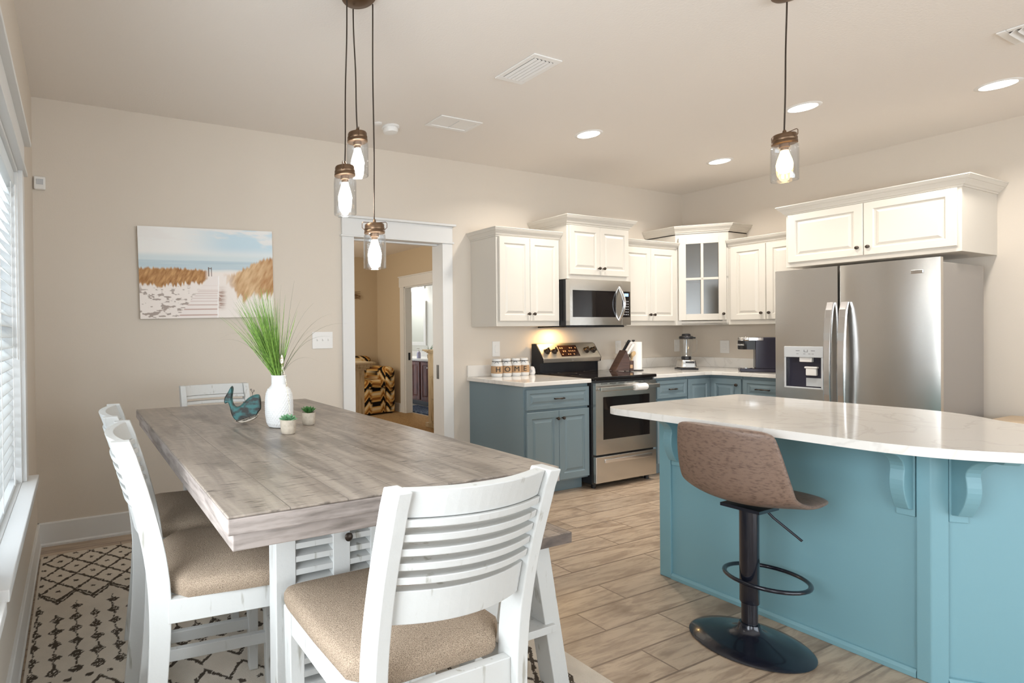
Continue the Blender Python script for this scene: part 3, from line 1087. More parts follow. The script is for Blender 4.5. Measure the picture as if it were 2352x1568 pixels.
# ------------------------------------------------------------------ kitchen cabinets
def upper(name, lab, T, a0, a1, D, z0, z1, doors, knobs, crown_sc=1.0, sides=(True, True), path=None, base=None):
    t = thing(name, lab, 'wall cabinet', base or T((a0 + a1) / 2, 0, z0))
    m = MB(T)
    m.box(a0, 0.001, z0, a1, D, z1)
    m.build('carcass', cream_m, t, bevel=0.0015)
    c = MB(T)
    p = []
    if sides[0]:
        p.append((a0, 0.001))
    p += [(a0, D), (a1, D)]
    if sides[1]:
        p.append((a1, 0.001))
    crown(c, p, z1 - 0.012, sc=crown_sc)
    c.build('crown_moulding', cream_m, t)
    for i, (d0, d1, dz0, dz1) in enumerate(doors):
        d = MB(T)
        panel_door(d, d0, d1, dz0, dz1, D + 0.0005)
        do = d.build('door', cream_m, t)
        knob(do, T, knobs[i][0], knobs[i][1], D + 0.0205)
    return t


G = 0.0015


def two_doors(a0, a1, z0, z1, e=0.014):
    mid = (a0 + a1) / 2
    return [(a0 + e, mid - G, z0, z1), (mid + G, a1 - e, z0, z1)], [(mid - 0.03, z0 + 0.06), (mid + 0.03, z0 + 0.06)]


D12 = 0.305
# NB on TB the outward (left-hand) side of a path running +a is +b
d, k = two_doors(3.176, 3.888, 1.388, 2.085, 0.02)
upper('wall_cabinet', 'cream two-door wall cabinet left of the microwave, above the HOME jars', TB, 3.176, 3.888, D12, 1.345, 2.10, d, k, 0.8, (True, False))
d, k = two_doors(3.891, 4.68, 1.79, 2.215, 0.02)
upper('wall_cabinet', 'short cream two-door wall cabinet directly above the microwave', TB, 3.891, 4.68, 0.385, 1.752, 2.235, d, k, 0.88)
d, k = two_doors(4.683, 5.495, 1.388, 2.085, 0.03)
upper('wall_cabinet', 'cream two-door wall cabinet between the microwave and the glass corner cabinet', TB, 4.683, 5.492, D12, 1.345, 2.10, d, k, 0.8, (False, False))
d, k = two_doors(YB - 3.088, YB - 2.46, 1.388, 2.085, 0.025)
upper('wall_cabinet', 'cream two-door wall cabinet above the coffee maker, partly behind the refrigerator', TC, YB - 3.088, YB - 2.455, D12, 1.345, 2.10, d, k, 0.8, (False, False))
d, k = two_doors(YB - 2.488, YB - 1.516, 1.850, 2.245, 0.016)
d = [(d[0][0], d[0][1], d[0][2], d[0][3]), d[1]]
upper('wall_cabinet', 'wide cream two-door cabinet mounted over the refrigerator', TC, YB - 2.490, YB - 1.514, 0.61, 1.812, 2.262, d, k, 0.85)

# glass corner cabinet
t = thing('corner_cabinet', 'cream corner wall cabinet with a four-pane glass door', 'wall cabinet', (5.8, 3.4, 1.345))
P5 = [(5.4935, YB - 0.001), (5.4935, YB - D12), (XC - D12, YB - 0.6135), (XC - 0.001, YB - 0.6135), (XC - 0.001, YB - 0.001)]
zt = 2.262
m = MB()
th = 0.018
m.prism(P5, 1.345, 1.345 + 0.02)
m.prism(P5, zt - 0.02, zt)
m.prism(P5, 1.80, 1.815)
m.box(5.4935, YB - D12, 1.345, 5.4935 + th, YB - 0.001, zt)
m.box(XC - D12, YB - 0.6135, 1.345, XC - 0.001, YB - 0.6135 + th, zt)
m.box(5.5, YB - 0.012, 1.345, XC - 0.002, YB - 0.002, zt)
m.box(XC - 0.012, YB - 0.60, 1.345, XC - 0.002, YB - 0.002, zt)
A = Vector((5.4935, YB - D12, 0))
B = Vector((XC - D12, YB - 0.6135, 0))
ud = (B - A).normalized()
nd = Vector((ud.y, -ud.x, 0))
LW = (B - A).length


def TD(a, b, z):
    p = A + ud * a + nd * b
    return (p.x, p.y, z)


m2 = MB(TD)
for a0, a1, z0, z1 in ((0, 0.05, 1.345, zt), (LW - 0.05, LW, 1.345, zt), (0.05, LW - 0.05, 1.345, 1.385), (0.05, LW - 0.05, zt - 0.08, zt)):
    m2.box(a0, -0.018, z0, a1, 0.0, z1)
m.v, m.f = m.v + m2.v, m.f + [tuple(i + len(m.v) for i in f) for f in m2.f]
m.build('carcass', cream_m, t)
c = MB()
crown(c, [(XC - 0.001, YB - 0.6135), (XC - D12, YB - 0.6135), (5.4935, YB - D12), (5.4935, YB - 0.001)][::-1] and [(5.4935, YB - 0.001), (5.4935, YB - D12), (XC - D12, YB - 0.6135), (XC - 0.001, YB - 0.6135)], zt - 0.012, [(-o, z) for o, z in CROWN], 0.85)
c.build('crown_moulding', cream_m, t)
d = MB(TD)
a0, a1, z0, z1 = 0.022, LW - 0.022, 1.392, zt - 0.055
s = 0.062
for q in ((a0, z0, a0 + s, z1), (a1 - s, z0, a1, z1), (a0 + s, z0, a1 - s, z0 + s), (a0 + s, z1 - s, a1 - s, z1)):
    d.box(q[0], 0.001, q[1], q[2], 0.021, q[3])
mid, mz = (a0 + a1) / 2, (z0 + z1) / 2
d.box(mid - 0.011, 0.004, z0 + s, mid + 0.011, 0.019, z1 - s)
d.box(a0 + s, 0.004, mz - 0.011, a1 - s, 0.019, mz + 0.011)
do = d.build('door', cream_m, t, bevel=0.002)
MB(TD).box(a0 + s - 0.005, 0.007, z0 + s - 0.005, a1 - s + 0.005, 0.010, z1 - s + 0.005).build('pane', cabglass_m, do)
knob(do, TD, a1 - 0.03, z0 + 0.06, 0.021)


def base_cab(name, lab, T, a0, a1, D, toe=True, end0=0, base=None):
    t = thing(name, lab, 'base cabinet', base or T((a0 + a1) / 2, 0.3, 0))
    MB(T).box(a0, 0.001, 0.10, a1, D, 0.8755).build('carcass', blue_m, t, bevel=0.0015)
    MB(T).box(a0 + end0, 0.001, 0.001, a1, D - 0.06, 0.10).build('toe_kick', blue_m, t)
    return t


def drawer(t, T, a0, a1, z0, z1, D, w=0.10):
    d = MB(T)
    panel_door(d, a0, a1, z0, z1, D + 0.0005, fw=0.034)
    o = d.build('drawer', blue_m, t)
    pull(o, T, (a0 + a1) / 2, (z0 + z1) / 2, D + 0.013, w)
    return o


def cdoor(t, T, a0, a1, z0, z1, D, ka, kz):
    d = MB(T)
    panel_door(d, a0, a1, z0, z1, D + 0.0005)
    o = d.build('door', blue_m, t)
    if ka is not None:
        knob(o, T, ka, kz, D + 0.0205)


DB = 0.612
t = base_cab('base_cabinet', 'blue-grey base cabinet with one drawer over two doors left of the range', TB, 3.158, 3.850, DB, end0=0.0)
drawer(t, TB, 3.166, 3.846, 0.690, 0.848, DB)
mid = 3.506
cdoor(t, TB, 3.166, mid - G, 0.115, 0.672, DB, mid - 0.03, 0.612)
cdoor(t, TB, mid + G, 3.846, 0.115, 0.672, DB, mid + 0.03, 0.612)
MB(TB).box(3.150, 0.001, 0.001, 3.158, DB - 0.002, 0.8755).build('end_panel', blue_m, t)
t = base_cab('base_cabinet', 'blue-grey drawer base cabinet between the range and the corner', TB, 4.632, 5.135, DB)
drawer(t, TB, 4.705, 5.125, 0.690, 0.848, DB)
cdoor(t, TB, 4.705, 5.125, 0.115, 0.672, DB, 5.07, 0.612)
t = base_cab('base_cabinet', 'blue-grey drawer base cabinet right beside the refrigerator', TC, YB - 2.812, YB - 2.455, DB)
drawer(t, TC, YB - 2.806, YB - 2.50, 0.690, 0.848, DB)
cdoor(t, TC, YB - 2.806, YB - 2.50, 0.115, 0.672, DB, YB - 2.55, 0.612)
# corner base: L-shaped body with two doors meeting in the inner corner
t = thing('corner_base_cabinet', 'blue-grey corner base cabinet whose two doors meet at a right angle', 'base cabinet', (5.7, 3.3, 0))
L6 = [(5.137, YB - 0.001), (5.137, YB - DB), (XC - DB, YB - DB), (XC - DB, 2.814), (XC - 0.001, 2.814), (XC - 0.001, YB - 0.001)]
MB().prism(L6, 0.10, 0.8755).build('carcass', blue_m, t)
L6t = [(5.137, YB - 0.001), (5.137, YB - DB + 0.06), (XC - DB + 0.06, YB - DB + 0.06), (XC - DB + 0.06, 2.814), (XC - 0.001, 2.814), (XC - 0.001, YB - 0.001)]
MB().prism(L6t, 0.001, 0.10).build('toe_kick', blue_m, t)
cdoor(t, TB, 5.145, XC - DB - 0.026, 0.115, 0.848, DB, None, None)
cdoor(t, TC, DB + 0.004, YB - 2.820, 0.115, 0.848, DB, YB - 2.850, 0.795)

# worktops
CT0, CT1 = 0.8765, 0.909
t = thing('worktop', 'white veined quartz worktop left of the range carrying the HOME jars', 'worktop', (3.48, 3.4, CT0))
MB().box(3.118, YB - 0.655, CT0, 3.846, YB - 0.001, CT1).build('slab', quartz_m, t, bevel=0.004)
MB().box(3.118, YB - 0.020, CT1 + 0.0005, 3.846, YB - 0.001, CT1 + 0.10).build('backsplash', quartz_m, t, bevel=0.002)
t = thing('worktop', 'white quartz corner worktop right of the range under blender and coffee maker', 'worktop', (5.5, 3.4, CT0))
fx = XC - 0.655
poly = [(4.630, YB - 0.001), (4.630, YB - 0.655), (fx - 0.10, YB - 0.655), (fx - 0.03, YB - 0.675), (fx, YB - 0.74), (fx, 2.452), (XC - 0.001, 2.452), (XC - 0.001, YB - 0.001)]
MB().prism(poly, CT0, CT1).build('slab', quartz_m, t, bevel=0.004)
m = MB()
m.box(4.630, YB - 0.020, CT1 + 0.0005, XC - 0.0215, YB - 0.001, CT1 + 0.10)
m.box(XC - 0.020, 2.452, CT1 + 0.0005, XC - 0.001, YB - 0.001, CT1 + 0.10)
m.build('backsplash', quartz_m, t, bevel=0.002)

# ------------------------------------------------------------------ range
rx0, rx1 = 3.856, 4.622
t = thing('range', 'stainless electric range with black glass cooktop between blue-grey cabinets', 'stove', ((rx0 + rx1) / 2, 3.35, 0))
RF = YB - 3.045        # oven body front distance from the wall
MB(TB).box(rx0, 0.03, 0.04, rx1, RF - 0.01, 0.892).build('body', black_m, t, bevel=0.003)
MB(TB).box(rx0 - 0.001, 0.10, 0.893, rx1 + 0.001, RF + 0.025, 0.921).build('cooktop', blackglass_m, t, bevel=0.008, seg=3)
b = MB()
for cx_, cy_, r in ((rx0 + 0.2, 3.2, 0.105), (rx1 - 0.2, 3.2, 0.085), (rx0 + 0.2, 3.46, 0.08), (rx1 - 0.2, 3.46, 0.10)):
    b.lathe([(r - 0.003, 0.9213), (r, 0.9213)], (cx_, cy_, 0), 40, False, False)
b.build('burner_ring', darkgrey_m, t)
# oven door
d = MB(TB)
d0, d1, z0, z1 = rx0 + 0.008, rx1 - 0.008, 0.285, 0.872
b0, b1 = RF - 0.008, RF + 0.022
wa0, wa1, wz0, wz1 = d0 + 0.085, d1 - 0.085, 0.405, 0.755
for q in ((d0, z0, wa0, z1), (wa1, z0, d1, z1), (wa0, z0, wa1, wz0), (wa0, wz1, wa1, z1)):
    d.box(q[0], b0, q[1], q[2], b1, q[3])
do = d.build('oven_door', steel_m, t)
MB(TB).box(wa0 - 0.002, b0 + 0.002, wz0 - 0.002, wa1 + 0.002, b1 - 0.004, wz1 + 0.002).build('oven_window', blackglass_m, do)
h = MB(TB)
hz = 0.825
h.box(d0 + 0.01, b1 + 0.030, hz - 0.018, d1 - 0.01, b1 + 0.044, hz + 0.018)
for a in (d0 + 0.035, d1 - 0.035):
    h.box(a - 0.015, b1 - 0.001, hz - 0.012, a + 0.015, b1 + 0.031, hz + 0.012)
h.build('door_handle', steel_m, do, bevel=0.006, seg=3)
v = MB(TB)
for i in range(6):
    a = d0 + 0.06 + i * (d1 - d0 - 0.12) / 6
    v.box(a, b1 - 0.001, 0.862, a + 0.075, b1 + 0.0008, 0.867)
v.build('vent_slots', black_m, do)
d = MB(TB)
d.box(d0, b0, 0.052, d1, b1, 0.268)
dr = d.build('storage_drawer', steel_m, t, bevel=0.004)
h = MB(TB)
h.box(d0 + 0.10, b1 - 0.001, 0.212, d1 - 0.06, b1 + 0.006, 0.242)
h.build('drawer_grip', steel2_m, dr, bevel=0.005)
for a in (rx0 + 0.05, rx1 - 0.05):
    for bb in (0.08, RF - 0.04):
        m = MB()
        m.cyl(TB(a, bb, 0)[:2], 0.018, 0.0005, 0.04, 16)
        m.build('foot', black_m, t)
# backguard: sloped control panel
g = MB(TB)
prof = [(0.02, 0.921), (0.115, 0.921), (0.115, 1.005), (0.145, 1.012), (0.150, 1.050), (0.075, 1.178), (0.062, 1.185), (0.02, 1.185)]
g.loft([[(rx0 + 0.004, b_, z_) for b_, z_ in prof], [(rx0 + 0.016, b_, z_) for b_, z_ in prof]])
g.loft([[(rx1 - 0.016, b_, z_) for b_, z_ in prof], [(rx1 - 0.004, b_, z_) for b_, z_ in prof]])
g.box(rx0 + 0.016, 0.02, 0.921, rx1 - 0.016, 0.105, 1.008)
bo = g.build('backguard', black_m, t)
prof = [(0.03, 1.009), (0.143, 1.012), (0.152, 1.050), (0.077, 1.180), (0.062, 1.188), (0.03, 1.188)]
g = MB(TB)
g.loft([[(rx0 + 0.010, b_, z_) for b_, z_ in prof], [(rx1 - 0.010, b_, z_) for b_, z_ in prof]])
cp = g.build('control_panel', mat('satin_stainless', (0.66, 0.62, 0.55), 0.42, 1.0), t, bevel=0.003)
sl = (Vector((0, -0.077, 1.180)) - Vector((0, -0.152, 1.050)))
nrm = Vector((0, -sl.z, sl.y)).normalized()       # outward (towards -y and up)
if nrm.y > 0:
    nrm = -nrm


def on_panel(a, f, lift=0.0):
    p = Vector((a, YB - 0.152, 1.050)).lerp(Vector((a, YB - 0.077, 1.180)), f)
    return p + nrm * lift


def panel_patch(a0, a1, f0, f1, lift, th):
    m = MB()
    q = [on_panel(a0, f0, lift), on_panel(a1, f0, lift), on_panel(a1, f1, lift), on_panel(a0, f1, lift)]
    m.hexa([tuple(p) for p in q], [tuple(p + nrm * th) for p in q])
    return m


panel_patch(4.105, 4.345, 0.12, 0.88, 0.0002, 0.002).build('display', display_m, cp)
k = MB()
for i in range(9):
    for j in range(3):
        if 3 <= i <= 5 and j == 0 and False:
            continue
        if random.random() < 0.3:
            continue
        a = 4.122 + i * 0.0245
        pp = panel_patch(a, a + 0.013, 0.22 + j * 0.22, 0.30 + j * 0.22, 0.0023, 0.0004)
        k.v, k.f = k.v + pp.v, k.f + [tuple(q + len(k.v) for q in f) for f in pp.f]
k.build('key_marks', amber_m, cp)
for a in (3.945, 4.035, 4.455, 4.545):
    m = MB()
    m.lathe([(0.030, 0.0), (0.030, 0.006), (0.024, 0.008), (0.021, 0.030), (0.016, 0.034), (0.001, 0.034)], n=24)
    m.box(-0.005, -0.022, 0.02, 0.005, 0.022, 0.040)
    mm = mtx_facing(on_panel(a, 0.5), nrm)
    m.v = [tuple(mm @ Vector(p)) for p in m.v]
    m.build('control_dial', bronze_m, t, smooth=True)
m = MB(TB)
m.box(4.228, 0.1475, 1.018, 4.252, 0.1500, 1.042)
m.build('badge', steel2_m, cp)
t = thing('handle_sleeve', 'white foam sleeve wrapped around the oven door handle', 'sleeve', TB(4.35, RF + 0.06, hz))
m = MB()
m.lathe([(0.020, -0.07), (0.029, -0.065), (0.029, 0.065), (0.020, 0.07)], TB(4.355, b1 + 0.037, hz), 24, True, True, 'x')
m.build('foam_tube', white_m, t, smooth=True)

# ------------------------------------------------------------------ microwave
mx0, mx1, mz0, mz1 = 3.895, 4.678, 1.345, 1.749
t = thing('microwave', 'stainless over-the-range microwave with a dark window and curved handle', 'microwave', (4.28, 3.5, mz0))
MB(TB).box(mx0, 0.002, mz0, mx1, 0.368, mz1).build('body', black_m, t, bevel=0.002)
d = MB(TB)
da1 = mx1 - 0.125
f0, f1 = 0.369, 0.410
wa0, wa1, wz0, wz1 = mx0 + 0.035, da1 - 0.075, mz0 + 0.075, mz1 - 0.095
for q in ((mx0 + 0.002, mz0 + 0.004, wa0, mz1 - 0.001), (wa1, mz0 + 0.004, da1, mz1 - 0.001), (wa0, mz0 + 0.004, wa1, wz0), (wa0, wz1, wa1, mz1 - 0.001)):
    d.box(q[0], f0, q[1], q[2], f1, q[3])
do = d.build('microwave_door', steel_m, t)
MB(TB).box(wa0 - 0.002, f0 + 0.001, wz0 - 0.002, wa1 + 0.002, f1 - 0.003, wz1 + 0.002).build('door_window', blackglass_m, do)
h = MB(TB)
ha = da1 - 0.03
pts = []
for i in range(13):
    f = i / 12
    pts.append((ha, f1 - 0.002 + 0.052 * math.sin(PI * f), mz0 + 0.045 + f * 0.305))
h.tube(pts, [0.010] + [0.012] * 11 + [0.010], 12)
h.build('handle', steel2_m, do, smooth=True)
c = MB(TB)
c.box(da1 + 0.002, f0, mz0 + 0.004, mx1 - 0.001, f1, mz1 - 0.001)
co = c.build('control_panel', steel_m, t, bevel=0.002)
MB(TB).box(da1 + 0.006, f1 - 0.001, wz0, mx1 - 0.012, f1 + 0.001, wz1).build('keypad', blackglass_m, co)
MB(TB).box(da1 + 0.035, f1 + 0.001, wz1 - 0.045, mx1 - 0.035, f1 + 0.0018, wz1 - 0.018).build('clock', bluedisp_m, co)
kk = MB(TB)
for i in range(3):
    for j in range(6):
        kk.box(da1 + 0.025 + i * 0.026, f1 + 0.001, wz0 + 0.02 + j * 0.024, da1 + 0.038 + i * 0.026, f1 + 0.0016, wz0 + 0.028 + j * 0.024)
kk.build('key_marks', greybtn_m, co)
v = MB(TB)
v.box(mx0 + 0.02, 0.04, mz0 - 0.014, mx1 - 0.02, 0.36, mz0 - 0.0005)
v.build('vent_grille', black_m, t, bevel=0.004)
area('range_hood_lamp', (4.10, YB - 0.13, mz0 - 0.02), (0, 0.0, -1), 0.14, 0.06, 2.6, (1.0, 0.62, 0.25))

# ------------------------------------------------------------------ refrigerator
fy1, fy0 = 2.449, 1.541
t = thing('refrigerator', 'stainless side-by-side refrigerator with ice dispenser beside the cream cabinets', 'refrigerator', (5.6, 2.0, 0))
a0, a1 = YB - fy1, YB - fy0
asp = YB - 2.055
MB(TC).box(a0 + 0.004, 0.125, 0.012, a1 - 0.004, 0.802, 1.735).build('cabinet_body', greyside_m, t, bevel=0.004)
FB = XC - 5.242


def fridge_door(p0, p1, hole=None):
    d = MB(TC)
    z0, z1 = 0.06, 1.766
    if hole:
        h0, h1, hz0, hz1 = hole
        d.box(p0, FB - 0.055, z0, h0, FB, z1)
        d.box(h1, FB - 0.055, z0, p1, FB, z1)
        d.box(h0, FB - 0.055, z0, h1, FB, hz0)
        d.box(h0, FB - 0.055, hz1, h1, FB, z1)
        d.box(h0, FB - 0.055, hz0, h1, FB - 0.050, hz1)
        return d.build('freezer_door', steel_m, t)
    n = 26
    poly = []
    for i in range(n + 1):
        f = i / n
        poly.append((p0 + (p1 - p0) * f, FB - 0.014 + 0.014 * math.sin(PI * min(max(f, 0.0), 1.0)) ** 0.75))
    poly = [(p0, FB - 0.055)] + poly + [(p1, FB - 0.055)]
    d.loft([[(a, b, z0) for a, b in poly], [(a, b, z1) for a, b in poly]])
    return d.build('fridge_door', steel_m, t, smooth=True)


hole = (YB - 2.383, YB - 2.150, 0.835, 1.072)
ld = fridge_door(a0, asp - 0.004, hole)
rd = fridge_door(asp + 0.004, a1)
m = MB(TC)
m.box(hole[0] - 0.006, FB - 0.001, 1.072, hole[1] + 0.006, FB + 0.008, 1.158)
m.box(hole[0] - 0.006, FB - 0.001, 0.826, hole[0] + 0.006, FB + 0.007, 1.072)
m.box(hole[1] - 0.006, FB - 0.001, 0.826, hole[1] + 0.006, FB + 0.007, 1.072)
m.box(hole[0] + 0.006, FB - 0.001, 0.826, hole[1] - 0.006, FB + 0.007, 0.838)
m.build('dispenser_panel', greybtn_m, ld, bevel=0.003)
MB(TC).box(hole[0] + 0.0005, FB - 0.0495, hole[2] + 0.0005, hole[1] - 0.0005, FB - 0.040, hole[3] - 0.0005).build('dispenser_recess', navy_m, ld)
m = MB(TC)
c = (hole[0] + hole[1]) / 2 + 0.02
m.box(c - 0.05, FB - 0.041, 1.035, c + 0.03, FB - 0.004, 1.072)
m.box(c - 0.012, FB - 0.04, 0.93, c + 0.055, FB - 0.010, 0.985)
m.box(c - 0.020, FB - 0.04, 0.985, c + 0.062, FB - 0.006, 1.000)
m.build('dispenser_spout', white_m, ld, bevel=0.006)
MB(TC).box(hole[1] - 0.115, FB - 0.040, hole[2] + 0.01, hole[1] - 0.012, FB - 0.036, hole[2] + 0.075).build('dispenser_tray', greybtn_m, ld)
m = MB(TC)
zc = 1.122
m.box(c - 0.065, FB + 0.008, zc, c - 0.040, FB + 0.0086, zc + 0.004)
m.box(c + 0.030, FB + 0.008, zc, c + 0.055, FB + 0.0086, zc + 0.004)
for q in ((c - 0.014, zc - 0.008, c - 0.011, zc + 0.010), (c + 0.007, zc - 0.008, c + 0.010, zc + 0.010), (c - 0.014, zc - 0.008, c + 0.010, zc - 0.005)):
    m.box(q[0], FB + 0.008, q[1], q[2], FB + 0.0086, q[3])
for dx in (-0.055, -0.012, 0.020, 0.040):
    m.box(c + dx - 0.006, FB + 0.008, zc - 0.024, c + dx + 0.008, FB + 0.0085, zc - 0.021)
m.build('dispenser_marks', darkgrey_m, ld)
for do, aa in ((ld, asp - 0.040), (rd, asp + 0.040)):
    h = MB(TC)
    rings = []
    for i in range(19):
        f = i / 18
        z = 0.45 + f * 1.045
        bo = FB + 0.006 + 0.062 * (math.sin(PI * f) ** 0.55)
        w, tk = 0.021, 0.013
        rings.append([(aa - w, bo - tk, z), (aa + w, bo - tk, z), (aa + w, bo + tk, z), (aa - w, bo + tk, z)])
    h.loft(rings)
    h.build('handle', steel2_m, do, bevel=0.004)
m = MB(TC)
m.box(a1 - 0.135, FB - 0.002, 1.665, a1 - 0.075, FB + 0.004, 1.690)
m.build('badge', steel2_m, rd, bevel=0.003)
MB(TC).box(a0 + 0.02, 0.70, 0.012, a1 - 0.02, 0.80, 0.058).build('kick_grille', black_m, t)
m = MB(TC)
for a in (a0 + 0.06, a1 - 0.06):
    m.box(a - 0.03, 0.3, 0.0005, a + 0.03, 0.36, 0.012)
m.build('foot', black_m, t)

# ------------------------------------------------------------------ things on the worktops
ZT = CT1
# HOME jars
JG = 'HOME lettered jars by the range'
jx = [(3.351, 3.585), (3.460, 3.588), (3.565, 3.585), (3.663, 3.588)]
for (x, y), ch, lab in zip(jx, 'HOME', ('white painted jar with burlap band lettered H', 'white painted jar with burlap band lettered O', 'white painted jar with burlap band lettered M', 'white painted jar with burlap band lettered E')):
    t = thing('mason_jar', lab, 'jar', (x, y, ZT), JG)
    z = ZT + 0.0006
    MB().lathe([(0.001, z), (0.038, z), (0.045, z + 0.008), (0.047, z + 0.03), (0.047, z + 0.10), (0.042, z + 0.122), (0.036, z + 0.130), (0.036, z + 0.134), (0.038, z + 0.136), (0.038, z + 0.152), (0.036, z + 0.156), (0.001, z + 0.156)], (x, y, 0), 32).build('glass_body', ceramic_m, t, smooth=True)
    MB().lathe([(0.0474, z + 0.030), (0.0484, z + 0.031), (0.0484, z + 0.093), (0.0474, z + 0.094)], (x, y, 0), 32, False, False).build('burlap_band', burlap_m, t, smooth=True)
    m = MB()
    m.tube([(x + 0.0385 * math.cos(2 * PI * i / 24), y + 0.0385 * math.sin(2 * PI * i / 24), z + 0.133) for i in range(24)], 0.0022, 6, True)
    dv = Vector((-x, -y, 0)).normalized()
    sd = Vector((-dv.y, dv.x, 0))
    for s_ in (-1, 1):
        p = Vector((x, y, z + 0.132)) + dv * 0.041
        m.tube([tuple(p), tuple(p + sd * 0.012 * s_ + Vector((0, 0, -0.006))), tuple(p + sd * 0.016 * s_ + Vector((0, 0, -0.016)))], 0.0015, 5)
    m.build('twine', inklet_m, t)
    ang = math.atan2(-y, -x) - 0.10 + 0.35
    nv = Vector((math.cos(ang), math.sin(ang), 0))
    lo = lettering(ch, 0.062, inklet_m, t, mtx_facing(Vector((x, y, z + 0.062)) + nv * 0.0478, nv), 0.0018)
t = thing('kitchen_timer', 'small white oval gadget beside the lettered jars', 'timer', (3.775, 3.60, ZT))
m = MB()
m.lathe([(0.001, 0.0006), (0.022, 0.0006), (0.030, 0.02), (0.027, 0.05), (0.018, 0.072), (0.001, 0.078)], (3.775, 3.60, ZT), 24)
m.build('shell', white_m, t, smooth=True)
m = MB()
m.lathe([(0.014, 0.0), (0.014, 0.003), (0.001, 0.004)], n=20)
mm = mtx_facing((3.775 - 0.026, 3.60 - 0.014, ZT + 0.036), (-0.9, -0.43, 0.1))
m.v = [tuple(mm @ Vector(p)) for p in m.v]
m.build('dial', greybtn_m, t, smooth=True)

# knife block
kx, ky, ka = 4.738, 3.42, -0.30


def TK(a, b, z):
    return (kx + a * math.cos(ka) - b * math.sin(ka), ky + a * math.sin(ka) + b * math.cos(ka), ZT + z)


t = thing('knife_block', 'dark wood slanted knife block beside the paper towel roll', 'knife block', (kx, ky, ZT))
m = MB(TK)
prof = [(-0.135, 0.006), (0.055, 0.006), (0.055, 0.095), (0.035, 0.125), (-0.012, 0.200)]
m.loft([[(p, -0.048, q) for p, q in [(-0.108, 0.012), (0.035, 0.012), (0.040, 0.105), (0.005, 0.205)]], [(p, 0.048, q) for p, q in [(-0.108, 0.012), (0.035, 0.012), (0.040, 0.105), (0.005, 0.205)]]])
m.build('slanted_body', blockwood_m, t, bevel=0.003)
m = MB(TK)
m.box(0.0405, -0.048, 0.012, 0.078, 0.048, 0.022)
m.box(0.0405, -0.048, 0.022, 0.046, 0.048, 0.105)
m.box(0.072, -0.048, 0.022, 0.078, 0.048, 0.105)
m.box(0.046, -0.048, 0.022, 0.072, -0.042, 0.105)
m.box(0.046, 0.042, 0.022, 0.072, 0.048, 0.105)
m.build('utensil_bin', blockwood_m, t, bevel=0.002)
m = MB(TK)
m.box(0.040, -0.0490, 0.035, 0.066, -0.0482, 0.068)
m.build('label_plate', burlap_m, t)
for a in (-0.08, 0.05):
    for bb in (-0.035, 0.035):
        m = MB()
        c = TK(a, bb, 0)
        m.cyl(c, 0.008, ZT + 0.0005, ZT + 0.012, 12)
        m.build('foot', black_m, t)
KG = 'knives in the knife block'
tdir = Vector((0.55, 0, 0.83)).normalized()
for i, (s_, bb, ln, lab) in enumerate(((0.165, -0.030, 0.115, 'pale-handled knife at the front of the knife block'), (0.172, -0.004, 0.125, 'long pale-handled knife in the middle of the knife block'),
                                       (0.185, 0.022, 0.13, 'dark-tipped knife standing highest in the block'), (0.140, 0.035, 0.11, 'short pale-handled knife at the back of the block'))):
    z = 0.105 + (s_ - 0.105) * 1.0
    a = 0.040 - (z - 0.105) * 0.35 + 0.004
    st = Vector((a, bb, z))
    t = thing('kitchen_knife', lab, 'knife', TK(a, bb, z), KG)
    m = MB(TK)
    e = st + tdir * ln
    rings = []
    for f, w in ((0.0, 0.009), (0.15, 0.010), (0.6, 0.011), (0.9, 0.013), (1.0, 0.010)):
        p = st.lerp(e, f) + tdir * 0.004
        sx = Vector((-tdir.z, 0, tdir.x))
        rings.append([tuple(p + sx * w + Vector((0, -0.008, 0))), tuple(p - sx * w + Vector((0, -0.008, 0))), tuple(p - sx * w + Vector((0, 0.008, 0))), tuple(p + sx * w + Vector((0, 0.008, 0)))])
    m.loft(rings)
    m.build('handle', white_m if i != 2 else black_m, t, bevel=0.003)
    m = MB(TK)
    p = st + tdir * 0.003
    m.tube([tuple(p), tuple(p + tdir * 0.006)], 0.009, 8)
    m.build('bolster', steel2_m, t)
UG = 'utensils in the bin of the knife block'
